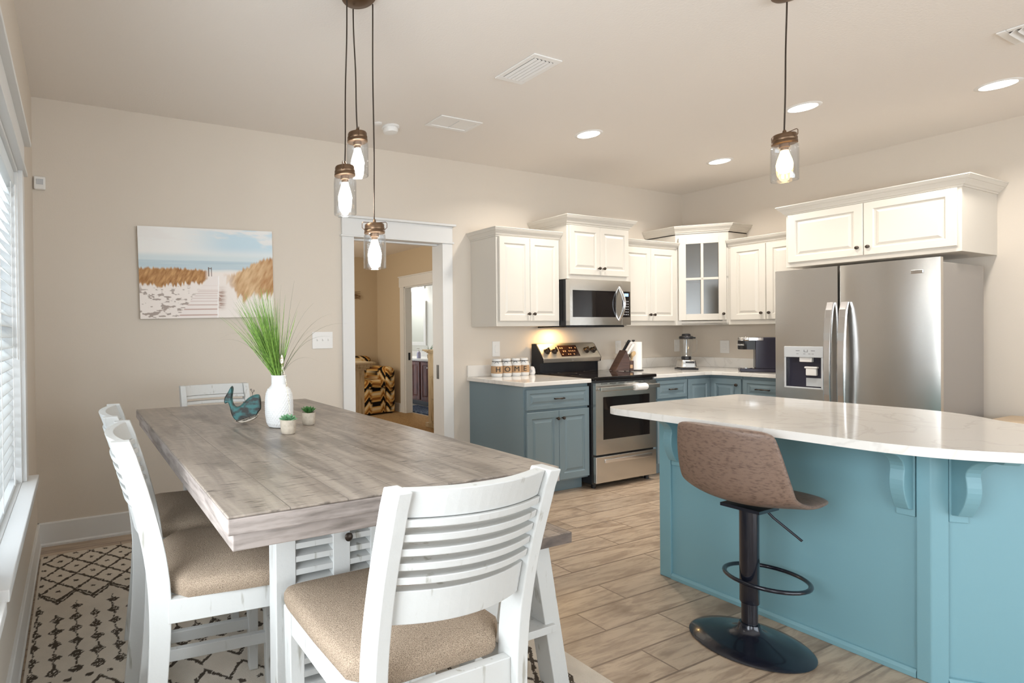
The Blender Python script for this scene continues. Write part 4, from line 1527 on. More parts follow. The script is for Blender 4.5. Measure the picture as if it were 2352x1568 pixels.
for i, (dx, dy, ln, lab) in enumerate(((0.002, -0.020, 0.12, 'pale wooden spoon leaning in the bin of the knife block'), (0.010, 0.0, 0.115, 'metal fork standing in the bin of the knife block'),
                                       (0.012, 0.022, 0.105, 'looped scissors handle in the bin of the knife block'))):
    st = Vector((0.058, dy, 0.024))
    dr_ = Vector((0.22 + dx * 6, dy * 2.0, 1)).normalized()
    t = thing(('wooden_spoon', 'fork', 'scissors')[i], lab, ('spoon', 'fork', 'scissors')[i], TK(*st), UG)
    e = st + dr_ * (ln)
    m = MB(TK)
    m.tube([tuple(st), tuple(e)], 0.0045, 8)
    m.build('shaft', (utensil_m, utensil_m, bronze_m)[i], t, smooth=True)
    m = MB(TK)
    if i == 0:
        rings = []
        for f, w in ((0, 0.005), (0.2, 0.014), (0.5, 0.021), (0.8, 0.017), (1.0, 0.006)):
            p = e + dr_ * (0.055 * f)
            rings.append([tuple(p + Vector((w, -0.004, 0))), tuple(p + Vector((0, -0.010, 0))), tuple(p + Vector((-w, -0.004, 0))), tuple(p + Vector((-w, 0.004, 0))), tuple(p + Vector((w, 0.004, 0)))])
        m.loft(rings)
        m.build('bowl', utensil_m, t, smooth=True)
    elif i == 1:
        for k in (-1, 0, 1):
            m.tube([tuple(e), tuple(e + dr_ * 0.02 + Vector((0.010 * k, 0, 0))), tuple(e + dr_ * 0.055 + Vector((0.011 * k, 0, 0)))], 0.0028, 6)
        m.build('tines', utensil_m, t)
    else:
        for k in (-1, 1):
            c = e + dr_ * 0.025 + Vector((0.018 * k, 0, 0))
            m.tube([tuple(c + Vector((0.014 * math.cos(q), 0, 0.024 * math.sin(q)))) for q in np.linspace(0, 2 * PI, 16, endpoint=False)], 0.0035, 6, True)
        m.build('finger_loops', bronze_m, t)

# paper towels
x, y = 4.965, 3.47
t = thing('paper_towel_holder', 'black paper towel stand on the worktop beside the knife block', 'paper towel holder', (x, y, ZT))
MB().lathe([(0.001, 0.0005), (0.082, 0.0005), (0.084, 0.006), (0.078, 0.010), (0.001, 0.012)], (x, y, ZT), 36).build('base', black_m, t, smooth=True)
MB().lathe([(0.007, 0.012), (0.007, 0.285), (0.013, 0.288), (0.014, 0.296), (0.001, 0.300)], (x, y, ZT), 16).build('rod', black_m, t, smooth=True)
m = MB()
m.lathe([(0.020, 0.0125), (0.069, 0.0125), (0.070, 0.0135), (0.070, 0.278), (0.069, 0.279), (0.020, 0.279), (0.020, 0.0125)], (x, y, ZT), 48, False, False)
tag(m.build('paper_towel_roll', paper_m, smooth=True, origin=(x, y, ZT)), 'full white paper towel roll on the black stand', 'paper towel')

# blender
x, y = 5.505, 3.305
t = thing('countertop_blender', 'silver and black countertop blender in the kitchen corner', 'blender', (x, y, ZT))


def TBl(a, b, z):
    q = -0.62
    a, b, z = a * 0.72, b * 0.72, z * 0.79
    return (x + a * math.cos(q) - b * math.sin(q), y + a * math.sin(q) + b * math.cos(q), ZT + z)


m = MB(TBl)
m.loft([[(sx * w, sy * d_, z) for sx, sy in ((-1, -1), (1, -1), (1, 1), (-1, 1))] for w, d_, z in ((0.105, 0.10, 0.001), (0.105, 0.10, 0.018), (0.100, 0.095, 0.020))])
m.build('foot_ring', black_m, t, bevel=0.008, seg=3)
m = MB(TBl)
m.loft([[(sx * w, sy * d_, z) for sx, sy in ((-1, -1), (1, -1), (1, 1), (-1, 1))] for w, d_, z in ((0.098, 0.093, 0.020), (0.092, 0.088, 0.07), (0.084, 0.080, 0.125))])
bo = m.build('motor_base', steel_m, t, bevel=0.014, seg=3)
m = MB(TBl)
m.box(-0.045, -0.0915, 0.085, 0.060, -0.083, 0.102)
m.build('display', black_m, bo, bevel=0.002)
m = MB(TBl)
m.box(-0.045, -0.0945, 0.030, 0.060, -0.086, 0.075)
m.build('button_panel', greybtn_m, bo, bevel=0.002)
m = MB(TBl)
m.lathe([(0.055, 0.126), (0.058, 0.150), (0.052, 0.165)], n=28)
m.build('jar_collar', black_m, t, smooth=True)
m = MB(TBl)
out = [(0.056, 0.160), (0.062, 0.20), (0.076, 0.385)]
m.lathe(out + [(r - 0.004, z) for r, z in out[::-1]], n=32, cap0=False, cap1=False)
m.build('jar', glass_m, t, smooth=True)
m = MB(TBl)
m.lathe([(0.030, 0.126), (0.030, 0.155), (0.016, 0.175), (0.012, 0.19), (0.010, 0.30), (0.016, 0.375)], n=20)
m.build('blade_shaft', steel2_m, t, smooth=True)
m = MB(TBl)
m.lathe([(0.079, 0.380), (0.082, 0.388), (0.082, 0.405), (0.074, 0.414), (0.052, 0.418), (0.048, 0.440), (0.036, 0.446), (0.001, 0.446)], n=32)
m.box(0.070, -0.022, 0.384, 0.105, 0.022, 0.404)
m.build('lid', black_m, t, smooth=True)
m = MB(TBl)
m.tube([(0.072, 0.0, 0.370), (0.125, 0.0, 0.372), (0.132, 0.0, 0.35), (0.122, 0.0, 0.22), (0.066, 0.0, 0.205)], 0.009, 10)
m.build('jar_handle', glass_m, t, smooth=True)

# coffee maker
x, y = 5.70, 2.765
t = thing('coffee_maker', 'dark single-cup coffee maker on the worktop beside the refrigerator', 'coffee maker', (x, y, ZT))


# machine axis: front points along -x (into the room), slightly towards the range wall
FR = Vector((-0.55, 0.835, 0)).normalized()
RT = Vector((FR.y, -FR.x, 0))       # seen from the front, its left


def TCm(a, b, z):
    p = Vector((x, y, 0)) + RT * a + FR * b
    return (p.x, p.y, ZT + z)


m = MB(TCm)
m.box(-0.068, -0.10, 0.001, 0.068, 0.165, 0.032)
m.build('drip_base', navy_m, t, bevel=0.008, seg=3)
m = MB(TCm)
m.lathe([(0.045, 0.0325), (0.045, 0.037), (0.001, 0.037)], (0, 0.112, 0), 24)
m.build('drip_plate', steel2_m, t, smooth=True)
m = MB(TCm)
m.box(-0.066, -0.10, 0.0325, 0.066, 0.055, 0.315)
m.build('body', navy_m, t, bevel=0.010, seg=3)
m = MB(TCm)
m.box(-0.064, 0.0555, 0.205, 0.064, 0.115, 0.283)
m.lathe([(0.060, 0.205), (0.064, 0.212), (0.064, 0.283)], (0, 0.110, 0), 32)
hd = m.build('brew_head', black_m, t, smooth=True)
m = MB(TCm)
m.lathe([(0.062, 0.2835), (0.066, 0.290), (0.066, 0.308), (0.060, 0.316), (0.001, 0.318)], (0, 0.108, 0), 32)
m.box(-0.070, 0.0, 0.288, -0.0675, 0.10, 0.312)
m.build('lid_handle', steel2_m, t, smooth=True)
pp = Vector(TCm(-0.045, 0.155, 0.245))
nv = (FR * 0.75 - RT * 0.66).normalized()
lettering('KEURIG', 0.020, white_m, hd, mtx_facing(Vector(TCm(0, 0.110, 0.247)) + nv * 0.0642, nv), 0.0006)
m = MB(TCm)
m.box(-0.060, -0.150, 0.035, 0.060, -0.102, 0.300)
m.build('water_tank', glass_m, t, bevel=0.012, seg=3)
m = MB(TCm)
m.box(-0.062, -0.153, 0.3005, 0.062, -0.1005, 0.315)
m.build('tank_lid', black_m, t, bevel=0.004)
m = MB(TCm)
m.box(-0.062, -0.153, 0.001, 0.062, -0.1005, 0.034)
m.build('tank_base', navy_m, t, bevel=0.004)

# ------------------------------------------------------------------ island
t = thing('kitchen_island', 'daylit blue painted island with corner posts and corbels under a white top', 'island', (3.1, 1.3, 0))
IX, IY1 = 2.842, 1.828
wing = Vector((0.7071, -0.7071, 0))
wn = Vector((-0.7071, -0.7071, 0))
pc = Vector((IX, 0.86, 0))
w_end = pc + wing * 0.75
body = [(IX, IY1), (IX, 0.86), (3.345, 0.357), (3.40, 0.44), (3.32, 0.70), (3.39, 0.88), (3.53, 1.02), (3.53, IY1)]
MB().prism(body, 0.001, 0.883).build('body_panel', island_m, t)
m = MB()
m.box(IX - 0.014, 1.780, 0.001, IX + 0.02, IY1 + 0.010, 0.883)
m.build('end_post', island_m, t, bevel=0.003)
m = MB()
o = 0.014
c0 = Vector((IX - o, 0.892, 0))
c1 = Vector((IX - o, 0.854, 0))
c2 = c1 + wing * 0.048
m.prism([(c0.x, c0.y), (c1.x, c1.y), (c2.x, c2.y), (c2.x + 0.03, c2.y + 0.03), (c0.x + 0.03, c0.y)], 0.001, 0.883)
m.build('corner_post', island_m, t, bevel=0.003)
for p0, p1, nn in ((Vector((IX, 1.779, 0)), Vector((IX, 0.893, 0)), Vector((-1, 0, 0))), (c2 - wn * 0.012, c2 - wn * 0.012 + wing * 0.60, wn)):
    m = MB()
    pr_ = [(0.0, 0.001), (0.016, 0.001), (0.016, 0.018), (0.008, 0.030), (0.0, 0.032)]
    m.loft([[tuple(p0 + nn * q + Vector((0, 0, z))) for q, z in pr_], [tuple(p1 + nn * q + Vector((0, 0, z))) for q, z in pr_]])
    m.build('base_moulding', island_m, t)


def corbel(p, out, side, w=0.052, depth=0.24, hgt=0.255):
    """bracket: p = top back corner on the panel, out = projecting direction, side = across"""
    m = MB()
    z1 = 0.883
    prof = [(0, 0), (depth, 0), (depth, -0.018), (depth - 0.012, -0.030)]
    for i in range(9):
        f = i / 8
        an = PI / 2 * f
        prof.append((depth - 0.02 - (depth - 0.095) * math.sin(an), -0.032 - 0.075 * (1 - math.cos(an))))
    for i in range(1, 9):
        f = i / 8
        prof.append((0.075 + 0.012 * math.sin(PI * f) - 0.035 * f * f, -0.107 - (hgt - 0.107) * f))
    prof += [(0.012, -hgt - 0.006), (0, -hgt - 0.006)]
    A0 = [tuple(p + out * a + Vector((0, 0, z1 + z)) + side * 0.006) for a, z in prof]
    B0 = [tuple(p + out * a + Vector((0, 0, z1 + z)) + side * (w - 0.006)) for a, z in prof]
    m.loft([A0, B0])
    q = [p, p + side * w, p + side * w + out * 0.010, p + out * 0.010]
    m.hexa([tuple(v_ + Vector((0, 0, z1 - hgt - 0.032))) for v_ in q], [tuple(v_ + Vector((0, 0, z1))) for v_ in q])
    return m.build('corbel', island_m, t, bevel=0.003)


corbel(Vector((IX - 0.0005, 1.779, 0)), Vector((-1, 0, 0)), Vector((0, -1, 0)))
corbel(Vector((IX - 0.0005, 0.895, 0)), Vector((-1, 0, 0)), Vector((0, 1, 0)))
cp0 = c2 - wn * 0.013 + wing * 0.002
corbel(cp0, wn, wing)

# island top: rounded outline
def rounded(poly, rad, n=8):
    out = []
    N = len(poly)
    for i in range(N):
        p = Vector(poly[i])
        a = Vector(poly[i - 1])
        b = Vector(poly[(i + 1) % N])
        r = rad[i]
        if r <= 0:
            out.append((p.x, p.y))
            continue
        u = (a - p).normalized()
        w_ = (b - p).normalized()
        for k in range(n + 1):
            f = k / n
            q = (p + u * r) * (1 - f) ** 2 + p * 2 * f * (1 - f) + (p + w_ * r) * f * f
            out.append((q.x, q.y))
    return out


e1 = Vector((2.445, 0.76, 0))
e2 = e1 + wing * 0.95
top = [(2.425, 1.862), (3.60, 1.862), (3.625, 1.00), (3.42, 0.84), (3.36, 0.70), (3.50, 0.45), (e2.x + 0.15, e2.y + 0.1), (e2.x, e2.y), (e1.x, e1.y)]
top = rounded(top, [0.10, 0.04, 0.20, 0.08, 0.10, 0.1, 0.05, 0.05, 0.16])
t2 = MB().prism(top, 0.8835, 0.915).build('island_worktop', quartz_m, origin=(3.0, 1.2, 0.8835), bevel=0.006, seg=3)
tag(t2, 'white quartz island top with rounded corners overhanging the stool side', 'worktop')

# ------------------------------------------------------------------ bar stool
sx, sy = 2.535, 1.278
t = thing('bar_stool', 'brown leather swivel bar stool with black pedestal at the island', 'bar stool', (sx, sy, 0))
MB().lathe([(0.001, 0.0008), (0.200, 0.0008), (0.205, 0.005), (0.195, 0.013), (0.150, 0.026), (0.095, 0.038), (0.058, 0.050), (0.040, 0.066), (0.034, 0.085), (0.001, 0.086)], (sx, sy, 0), 64).build('base', metalblack_m, t, smooth=True)
MB().lathe([(0.0275, 0.086), (0.0275, 0.20)], (sx, sy, 0), 32).build('gas_column', metalblack_m, t, smooth=True)
MB().lathe([(0.031, 0.170), (0.033, 0.174), (0.033, 0.560), (0.031, 0.562)], (sx, sy, 0), 32).build('column_sleeve', metalblack_m, t, smooth=True)
m = MB()
pts = []
for i in range(36):
    a = 2 * PI * i / 36
    pts.append((sx + 0.090 + 0.138 * math.cos(a), sy - 0.015 + 0.138 * math.sin(a), 0.262 + 0.0 * math.cos(a)))
m.tube(pts, 0.0085, 10, True)
m.build('footrest_ring', metalblack_m, t, smooth=True)
m = MB()
m.box(sx - 0.07, sy - 0.07, 0.5622, sx + 0.07, sy + 0.07, 0.575)
m.build('mounting_plate', metalblack_m, t)
m = MB()
m.tube([(sx + 0.03, sy - 0.045, 0.560), (sx + 0.035, sy - 0.068, 0.535), (sx + 0.055, sy - 0.125, 0.485), (sx + 0.06, sy - 0.150, 0.465)], 0.005, 8)
m.build('height_lever', metalblack_m, t, smooth=True)
# bucket seat: profile runs front -> seat -> up the back
prof = [(0.225, 0.588), (0.19, 0.602), (0.12, 0.600), (0.04, 0.592), (-0.04, 0.590), (-0.10, 0.596), (-0.145, 0.615), (-0.175, 0.655), (-0.192, 0.71), (-0.203, 0.77), (-0.212, 0.83), (-0.219, 0.885), (-0.221, 0.918)]
hw = [0.150, 0.185, 0.200, 0.208, 0.212, 0.214, 0.216, 0.216, 0.212, 0.204, 0.194, 0.182, 0.170]
wrap = [0.00, 0.00, 0.004, 0.012, 0.03, 0.05, 0.06, 0.065, 0.06, 0.052, 0.045, 0.038, 0.032]
rings_o, rings_i = [], []
NV = 16
for i, (a, z) in enumerate(prof):
    p0 = prof[max(i - 1, 0)]
    p1 = prof[min(i + 1, len(prof) - 1)]
    tx, tz = p1[0] - p0[0], p1[1] - p0[1]
    L = math.hypot(tx, tz)
    nx_, nz_ = (tz / L, -tx / L)          # towards sitter (inside)
    if nx_ < 0 and i > 7:
        nx_, nz_ = -nx_, -nz_
    ro, ri = [], []
    for j in range(NV + 1):
        v = -1 + 2 * j / NV
        wv = wrap[i] * abs(v) ** 2.2
        th = 0.030 if 0 < i < len(prof) - 1 else 0.016
        th *= (1 - 0.45 * abs(v) ** 6)
        bx, bz = a + nx_ * wv, z + nz_ * wv
        yy = hw[i] * (1 - 0.06 * wv / 0.06 * abs(v)) * v
        ro.append((sx + bx - 0.004, sy + yy, bz))
        ri.append((sx + bx + nx_ * th, sy + yy, bz + nz_ * th))
    rings_o.append(ro)
    rings_i.append(ri)
m = MB()
m.loft([o_ + i_[::-1] for o_, i_ in zip(rings_o, rings_i)])
so = m.build('bucket_seat', leather_m, t, smooth=True)
md = so.modifiers.new('subdivision', 'SUBSURF')
md.levels = 1
md.render_levels = 2

# ------------------------------------------------------------------ dining table
TX0, TX1, TY0, TY1, TZ = 0.290, 1.256, 1.099, 2.925, 0.914
t = thing('dining_table', 'counter-height table with weathered grey plank top and white louvred base', 'table', ((TX0 + TX1) / 2, (TY0 + TY1) / 2, 0))
MB().box(TX0 + 0.001, TY0 + 0.001, TZ - 0.006, TX1 - 0.001, TY1 - 0.001, TZ).build('tabletop', table_m, t, bevel=0.003)
m = MB()
m.box(TX0, TY0, TZ - 0.042, TX1, TY1, TZ - 0.0062)
m.box(TX0 + 0.014, TY0 + 0.014, TZ - 0.082, TX1 - 0.014, TY1 - 0.014, TZ - 0.042)
m.build('tabletop_edge', tabledge_m, t, bevel=0.003)
for y0, sg in ((1.396, 1), (2.628, -1)):
    x0, x1 = 0.503, 1.043
    zt_ = TZ - 0.0825
    y1 = y0 + sg * 0.056
    for xx in (x0, x1 - 0.062):
        MB().box(xx, y0, 0.0125, xx + 0.062, y1, zt_).build('leg', chair_m, t, bevel=0.003)
    m = MB()
    m.box(x0 + 0.062, y0 + sg * 0.050, 0.10, x1 - 0.062, y0 + sg * 0.054, zt_ - 0.002)
    m.build('back_panel', chair_m, t)
    bays = [(x0 + 0.062, 0.682), (0.738, 0.808), (0.864, x1 - 0.062)]
    for ba, bb in bays:
        d = MB()
        d.box(ba, y0 + sg * 0.006, 0.10, bb, y0 + sg * 0.04, 0.16)
        d.box(ba, y0 + sg * 0.006, zt_ - 0.045, bb, y0 + sg * 0.04, zt_ - 0.001)
        z = 0.178
        while z < zt_ - 0.055:
            ya, yb = y0 + sg * 0.002, y0 + sg * 0.046
            d.hexa([(ba, ya, z - 0.007), (bb, ya, z - 0.007), (bb, yb, z + 0.004), (ba, yb, z + 0.004)],
                   [(ba, ya, z + 0.009), (bb, ya, z + 0.009), (bb, yb, z + 0.018), (ba, yb, z + 0.018)])
            z += 0.037
        d.build('louvre_panel', chair_m, t)
    for s0, s1 in ((0.682, 0.738), (0.808, 0.864)):
        st_ = MB().box(s0, y0, 0.10, s1, y0 + sg * 0.046, zt_).build('stile', chair_m, t, bevel=0.002)
        if sg > 0 and s0 < 0.7:
            kb = MB()
            kb.lathe([(0.005, 0), (0.005, 0.008), (0.012, 0.010), (0.013, 0.014), (0.008, 0.018), (0.001, 0.019)], n=18)
            mm = mtx_facing((0.747 - 0.02, y0, 0.703), (0, -1, 0))
            kb.v = [tuple(mm @ Vector(p)) for p in kb.v]
            kb.build('knob', bronze_m, st_, smooth=True)
MB().box(0.733, 1.4525, 0.10, 0.813, 2.5715, 0.16).build('stretcher_beam', chair_m, t, bevel=0.003)


# ------------------------------------------------------------------ dining chairs (front = local +y)
def make_chair():
    t = thing('dining_chair', '', 'chair', (0, 0, 0), 'white dining chairs around the table')
    pl_ = [(-0.245, 0.0), (-0.215, 0.25), (-0.200, 0.45), (-0.200, 0.58), (-0.212, 0.68), (-0.238, 0.80), (-0.272, 0.92), (-0.300, 1.0)]

    def ypost(z):
        for (ya, za), (yb, zb) in zip(pl_, pl_[1:]):
            if za <= z <= zb:
                return ya + (yb - ya) * (z - za) / (zb - za)
        return pl_[-1][0]
    half = [0.024, 0.026, 0.029, 0.031, 0.030, 0.028, 0.027, 0.026]
    # smooth the side outline
    zs = np.linspace(0, 1.0, 26)
    yc = np.interp(zs, [p[1] for p in pl_], [p[0] for p in pl_])
    yc = np.convolve(np.pad(yc, 2, mode='edge'), [0.1, 0.2, 0.4, 0.2, 0.1], 'valid')
    yc[0], yc[-1] = pl_[0][0], pl_[-1][0]
    hh = np.interp(zs, [p[1] for p in pl_], half)
    outline = [(y - h_, z) for y, h_, z in zip(yc, hh, zs)] + [(y + h_, z) for y, h_, z in list(zip(yc, hh, zs))[::-1]]
    for s in (-1, 1):
        m = MB()
        m.extr(outline, 'x', s * 0.200, s * 0.168)
        m.build('rear_post', chair_m, t, bevel=0.003)
    for s in (-1, 1):
        m = MB()
        m.hexa([(s * 0.207, 0.188, 0.0), (s * 0.172, 0.188, 0.0), (s * 0.172, 0.222, 0.0), (s * 0.207, 0.222, 0.0)],
               [(s * 0.212, 0.182, 0.553), (s * 0.168, 0.182, 0.553), (s * 0.168, 0.228, 0.553), (s * 0.212, 0.228, 0.553)])
        m.build('leg', chair_m, t, bevel=0.003)

    def curved(z0, z1, dy0, dy1, bow, name, w=0.1675):
        m = MB()
        rings = []
        for i in range(15):
            xx = -w + 2 * w * i / 14
            bo = -bow * (1 - (xx / w) ** 2)
            ring = []
            for z, dy in ((z0, dy0), (z0, dy1), (z1, dy1), (z1, dy0)):
                ring.append((xx, float(np.interp(z, zs, yc)) + dy + bo, z))
            rings.append(ring)
        m.loft(rings)
        m.build(name, chair_m, t, bevel=0.002)
    curved(0.942, 0.999, -0.014, 0.012, 0.034, 'top_rail')
    z = 0.787
    for k in range(5):
        curved(z + 0.0155 + k * 0.0305, z + 0.0315 + k * 0.0305, -0.021, 0.019, 0.034, 'back_slat')
    curved(0.712, 0.786, -0.014, 0.012, 0.034, 'lower_rail')
    m = MB()
    m.box(-0.206, -0.180, 0.487, -0.180, 0.190, 0.553)
    m.box(0.180, -0.180, 0.487, 0.206, 0.190, 0.553)
    m.box(-0.168, 0.196, 0.487, 0.168, 0.220, 0.553)
    m.box(-0.168, -0.212, 0.487, 0.168, -0.190, 0.553)
    m.build('seat_frame', chair_m, t, bevel=0.002)
    # footrest rails
    m = MB()
    m.box(-0.17, 0.192, 0.215, 0.17, 0.216, 0.260)
    m.box(-0.198, -0.20, 0.155, -0.176, 0.195, 0.195)
    m.box(0.176, -0.20, 0.155, 0.198, 0.195, 0.195)
    m.box(-0.17, -0.222, 0.120, 0.17, -0.198, 0.160)
    m.build('stretcher', chair_m, t, bevel=0.002)
    # upholstered seat: pillow grid
    nu, nv = 22, 24
    rings = []
    for k, (ins, zf) in enumerate(((0.004, 0.0), (0.0, 0.010), (0.0, 0.028), (0.006, 0.040), (0.020, 0.048), (0.06, 0.054), (0.12, 0.057), (0.18, 0.058))):
        ring = []
        N = 48
        for i in range(N):
            a = 2 * PI * i / N
            ca, sa = math.cos(a), math.sin(a)
            e = 0.16
            ux = math.copysign(abs(ca) ** e, ca)
            uy = math.copysign(abs(sa) ** e, sa)
            hx, hy = 0.216 - ins, 0.219 - ins
            xx, yy = ux * hx, uy * hy + 0.030
            if yy < -0.12:      # narrower between the posts
                f = min(1, (-0.12 - yy) / 0.05)
                xx *= 1 - f * 0.235
            ring.append((xx, yy, 0.5535 + zf))
        rings.append(ring)
    m = MB()
    m.loft(rings)
    m.build('seat_cushion', linen_m, t, smooth=True)
    return t


CH = make_chair()
CH['label'] = 'white slat-back chair at the near end of the table, back to the camera'
CH.location = (0.722, 1.128, 0.012)
dup(CH, (0.425, 1.697, 0.012), -PI / 2 - 0.09, 'white chair on the window side of the table, nearer the camera')
dup(CH, (0.428, 2.185, 0.012), -PI / 2 - 0.09, 'white chair on the window side of the table, farther from the camera')
dup(CH, (0.742, 2.775, 0.012), PI, 'white chair at the far end of the table, below the beach print')

# ------------------------------------------------------------------ bench
t = thing('dining_bench', 'counter-height bench with brown plank seat and white legs beside the table', 'bench', (1.40, 2.0, 0))
MB().box(1.215, 1.325, 0.566, 1.566, 2.70, 0.602).build('seat_plank', benchtop_m, t, bevel=0.003)
m = MB()
m.box(1.2165, 1.322, 0.567, 1.5645, 1.3248, 0.601)
m.box(1.5665, 1.326, 0.567, 1.569, 2.699, 0.601)
m.build('seat_edge', benchedge_m, t)
for yy in (1.385, 2.57):
    for s, xt, xb in ((1, 1.485, 1.590), (-1, 1.295, 1.190)):
        m = MB()
        w = 0.036
        m.hexa([(xb - w, yy, 0.0125), (xb + w, yy, 0.0125), (xb + w, yy + 0.07, 0.0125), (xb - w, yy + 0.07, 0.0125)],
               [(xt - w, yy, 0.5655), (xt + w, yy, 0.5655), (xt + w, yy + 0.07, 0.5655), (xt - w, yy + 0.07, 0.5655)])
        m.build('leg', chair_m, t, bevel=0.003)
    m = MB()
    m.box(1.25, yy + 0.012, 0.490, 1.54, yy + 0.058, 0.565)
    m.build('end_rail', chair_m, t, bevel=0.002)
m = MB()
m.box(1.235, 1.372, 0.235, 1.545, 2.650, 0.262)
m.build('foot_shelf', chair_m, t, bevel=0.002)

# ------------------------------------------------------------------ rug
RX0, RX1, RY0, RY1 = -0.192, 1.785, 0.45, 3.495


def rug_cols(u, v):
    x = RX0 + u * (RX1 - RX0)
    y = RY0 + v * (RY1 - RY0)
    jx = 0.012 * (vnoise(x * 60, y * 60, 1) - 0.5)
    jy = 0.012 * (vnoise(x * 60, y * 60, 2) - 0.5)
    xs, ys = x + jx, y + jy
    n = fbm(x * 14, y * 14, 4, 3)
    C = lin((212, 202, 188))[None] * (0.90 + 0.20 * n[:, None])
    dark = lin((58, 48, 40))
    P2 = 1.62                      # pattern repeat along the length
    q = np.mod(3.495 - ys, P2)      # distance from the far edge, repeated
    k = np.zeros(len(x))
    px_, ph = 0.163, 0.198
    # diamond lattice
    f1 = np.mod((xs + 0.09) / px_ + (q - 0.02) / ph + 0.0, 1.0)
    f2 = np.mod((xs + 0.09) / px_ - (q - 0.02) / ph + 0.0, 1.0)
    lw = 0.062
    lat = ((np.minimum(f1, 1 - f1) < lw) | (np.minimum(f2, 1 - f2) < lw)) & (q < 0.66)
    zig = 0.595 + 0.055 * (2 * np.abs(2 * np.mod((xs + 0.008 + 0.0) / px_, 1.0) - 1) - 1) * -1
    lat &= q < zig
    k = np.maximum(k, lat)
    k = np.maximum(k, np.abs(q - zig) < 0.011)
    # little crosses inside the diamonds
    cxm = np.mod((xs + 0.09) / px_ + 0.5, 1.0) - 0.5
    r1 = np.mod((q - 0.02) / ph + 0.5, 1.0) - 0.5
    cxm2 = np.mod((xs + 0.09) / px_, 1.0) - 0.5
    r2 = np.mod((q - 0.02) / ph, 1.0) - 0.5
    for a, b in ((cxm2, r1), (cxm, r2)):
        dx, dy = np.abs(a) * px_, np.abs(b) * ph
        k = np.maximum(k, ((dx + dy < 0.020) & (np.abs(dx - dy) < 0.008) & (q < 0.56)))
    # beaded columns
    ci = np.mod((xs + 0.172) / 0.0815 + 0.5, 1.0) - 0.5
    cd = np.abs(ci) * 0.0815
    odd = np.mod(np.floor((xs + 0.172) / 0.0815 + 0.5), 2)
    st = np.where(odd > 0.5, 0.76, 0.65)

    def column(qa, qb, q0):
        bead = np.abs(np.mod((q - q0) / 0.105, 1.0) - 0.5) * 0.105
        w = 0.004 + 0.026 * np.clip(1 - bead / 0.030, 0, 1)
        return (cd < w) & (q > qa) & (q < qb) & (vnoise(xs * 190, ys * 210, 6) > 0.22)
    k = np.maximum(k, column(st, 1.255, 0.655))
    # dotted row, zigzag, second set of columns
    dot = np.abs(np.mod(xs / 0.0735, 1.0) - 0.5) * 0.0735
    k = np.maximum(k, ((dot < 0.013) & (np.abs(q - 1.295) < 0.009)))
    zg2 = 1.365 + 0.045 * (2 * np.abs(2 * np.mod((xs + 0.0) / 0.1475, 1.0) - 1) - 1)
    k = np.maximum(k, np.abs(q - zg2) < 0.010)
    zg3 = 1.50 - 0.045 * (2 * np.abs(2 * np.mod((xs + 0.0) / 0.1475, 1.0) - 1) - 1)
    k = np.maximum(k, np.abs(q - zg3) < 0.010)
    k = np.maximum(k, ((dot < 0.013) & (np.abs(q - 1.575) < 0.009)))
    k = k * (vnoise(xs * 230, ys * 230, 11) > 0.14)
    edge = (x > RX0 + 0.010) & (x < RX1 - 0.10) & (y < RY1 - 0.008)
    return mixc(C, dark, k * edge * 0.93)


def rug_pos(u, v):
    return np.stack([RX0 + u * (RX1 - RX0), RY0 + v * (RY1 - RY0), np.full(len(u), 0.0118)], 1)


P, C, F = patterned_grid(460, 700, rug_pos, rug_cols)
t = thing('area_rug', 'cream rug with black tribal diamonds under the dining table', 'rug', (0.8, 1.97, 0))
grid_obj('patterned_pile', P, C, F, rug_m, t)
MB().box(RX0, RY0, 0.0008, RX1, RY1, 0.0112).build('backing', mat('rug_edge', (0.42, 0.35, 0.27), 1.0), t)

# ------------------------------------------------------------------ things on the table
# whale ornament: outline traced as side profile (metres), rounded by thickness rings
wx, wy, wz = 0.662, 2.225, TZ + 0.012
wp = [(1045, 903), (1054, 925), (1049, 960), (1043, 1000), (1052, 1040), (1075, 1062), (1108, 1045), (1150, 1000), (1188, 976), (1232, 968), (1249, 988), (1252, 1040), (1250, 1082), (1228, 1098), (1226, 1128), (1180, 1156), (1112, 1174), (1062, 1154), (1036, 1112), (1026, 1062), (1014, 1022), (1000, 1034), (984, 1028), (985, 990), (1008, 958), (1030, 915)]
S = 1 / 3.1357 / 535


def wpt(a, b):
    return ((a - 1120) * S, (1176 - b) * S)


outl = [wpt(a, b) for a, b in wp]
ua = Vector((0.93, -0.36, 0)).normalized()
na = Vector((ua.y, -ua.x, 0))


def smooth_closed(pl_, it=2):
    for _ in range(it):
        q = []
        for i in range(len(pl_)):
            a, b = pl_[i], pl_[(i + 1) % len(pl_)]
            q.append((a[0] * 0.75 + b[0] * 0.25, a[1] * 0.75 + b[1] * 0.25))
            q.append((a[0] * 0.25 + b[0] * 0.75, a[1] * 0.25 + b[1] * 0.75))
        pl_ = q
    return pl_


outl = smooth_closed(outl)


